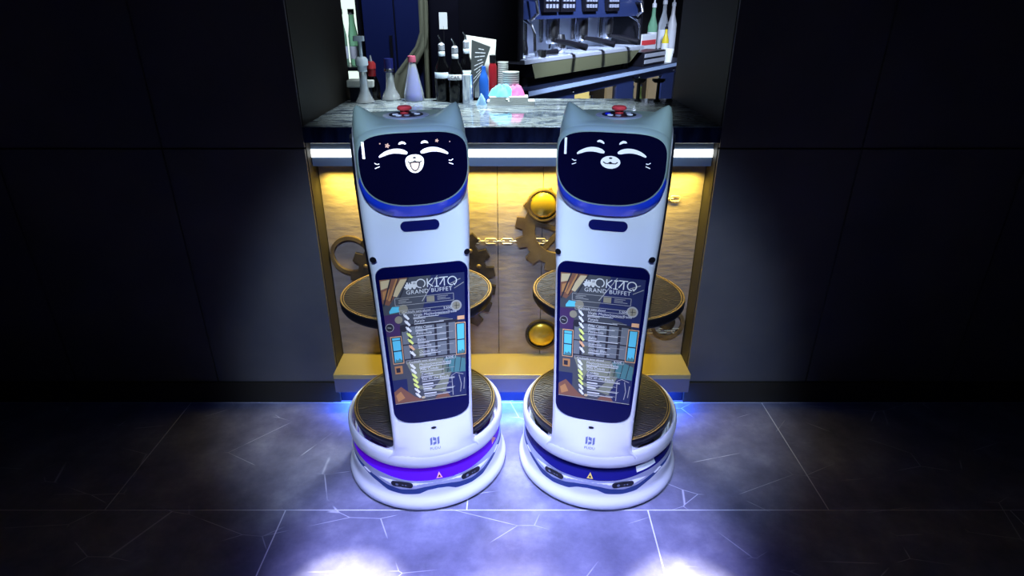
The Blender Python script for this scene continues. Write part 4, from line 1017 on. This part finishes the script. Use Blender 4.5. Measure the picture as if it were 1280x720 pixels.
# olive reflection on the dark doors, built as a curved hanging sheet
path = [atY(px, py, 3.88) for px, py in ((527, -30), (529, 10), (530, 40), (526, 58), (515, 76), (503, 92), (498, 112), (494, 150), (490, 200))]
wpx = [12, 13, 12, 15, 20, 20, 16, 14, 12]
hs = thing('reflection_sheet', 'olive sheet standing in for a reflection on the navy cabinet', 'reflection', (path[0].x, 3.88, 0))
vs = []; fs = []
for i, (p_, ww) in enumerate(zip(path, wpx)):
    hwid = ww * 0.0045 / 2
    for j in range(7):
        u = -1 + j / 3
        vs.append((p_.x - path[0].x + u * hwid, 0.012 * math.sin(u * 5 + i * 0.4), p_.z))
for i in range(len(path) - 1):
    for j in range(6): fs.append((i * 7 + j, i * 7 + j + 1, (i + 1) * 7 + j + 1, (i + 1) * 7 + j))
MB().add(vs, fs).build('reflection_fold', M_olive, hs, True, ang=180)
vs2 = []; p2 = [atY(px, py, 3.885) for px, py in ((531, -30), (533, 40), (534, 80), (536, 122), (538, 180))]; fs2 = []
for i, p_ in enumerate(p2):
    for j in range(5):
        u = -1 + j / 2; vs2.append((p_.x - path[0].x + u * 0.013, 0.015 * math.cos(u * 3), p_.z))
for i in range(len(p2) - 1):
    for j in range(4): fs2.append((i * 5 + j, i * 5 + j + 1, (i + 1) * 5 + j + 1, (i + 1) * 5 + j))
MB().add(vs2, fs2).build('reflection_edge', M_olive, hs, True, ang=180)
# lit shelf unit at the far left with green bottles
a = atY(395, 60, 3.9).x; c = atY(449, 60, 3.9).x
sh = thing('lit_shelf', 'brightly backlit shelf unit beside the navy cabinet', 'shelf', ((a + c) / 2, 3.9, 0)); hw = (c - a) / 2
MB().box(-hw, hw, 0.32, 0.34, 0.9, 2.2).build('backlit_panel', M_lit, sh)
for x0, x1 in ((-hw - 0.02, -hw), (hw, hw + 0.015)): MB().box(x0, x1, 0.0, 0.34, 0, 2.25).build('upright', M_black, sh)
zs_ = atY(446, 84, 3.9).z
for z in (zs_ - 0.30, zs_, zs_ + 0.42): MB().box(-hw, hw, 0.0, 0.32, z - 0.022, z).build('shelf_board', M_black, sh)
MB().box(-hw, hw, 0.0, 0.32, 0, 0.9).build('base_cabinet', M_black, sh)
for px, m, lab in ((445, M_green, 'green glass bottle with pale cap on the backlit shelf'), (431, mat('pale_green_glass', (0.35, 0.6, 0.42), 0.1, trans=0.3), 'pale green bottle on the backlit shelf'), (418, M_clear, 'clear bottle on the backlit shelf')):
    q = atY(px, 80, 4.02)
    lathe_thing('shelf_bottle', lab, 'bottle', (q.x, 4.02, zs_), [('bottle_body', [(0, 0), (0.028, 0), (0.030, 0.01), (0.030, 0.17), (0.018, 0.24), (0.016, 0.29), (0, 0.29)], m), ('label_band', [(0.0302, 0.04), (0.0305, 0.042), (0.0305, 0.11), (0.0302, 0.112)], M_label), ('cap', [(0, 0.29), (0.019, 0.29), (0.019, 0.32), (0, 0.32)], M_label)], 'bottles on the lit shelf', 18)
q = on_bar(441, 123)
tr = thing('white_tray', 'flat white tray stacked at the bar end beside the pump bottle', 'tray', (-0.648, 2.757, CT))
MB().box(-0.05, 0.045, -0.03, 0.03, 0.0, 0.055).build('tray_stack', M_dark, tr)
MB().box(-0.06, 0.055, -0.033, 0.033, 0.055, 0.085).build('tray_lid', M_paper, tr, bevel=0.004)
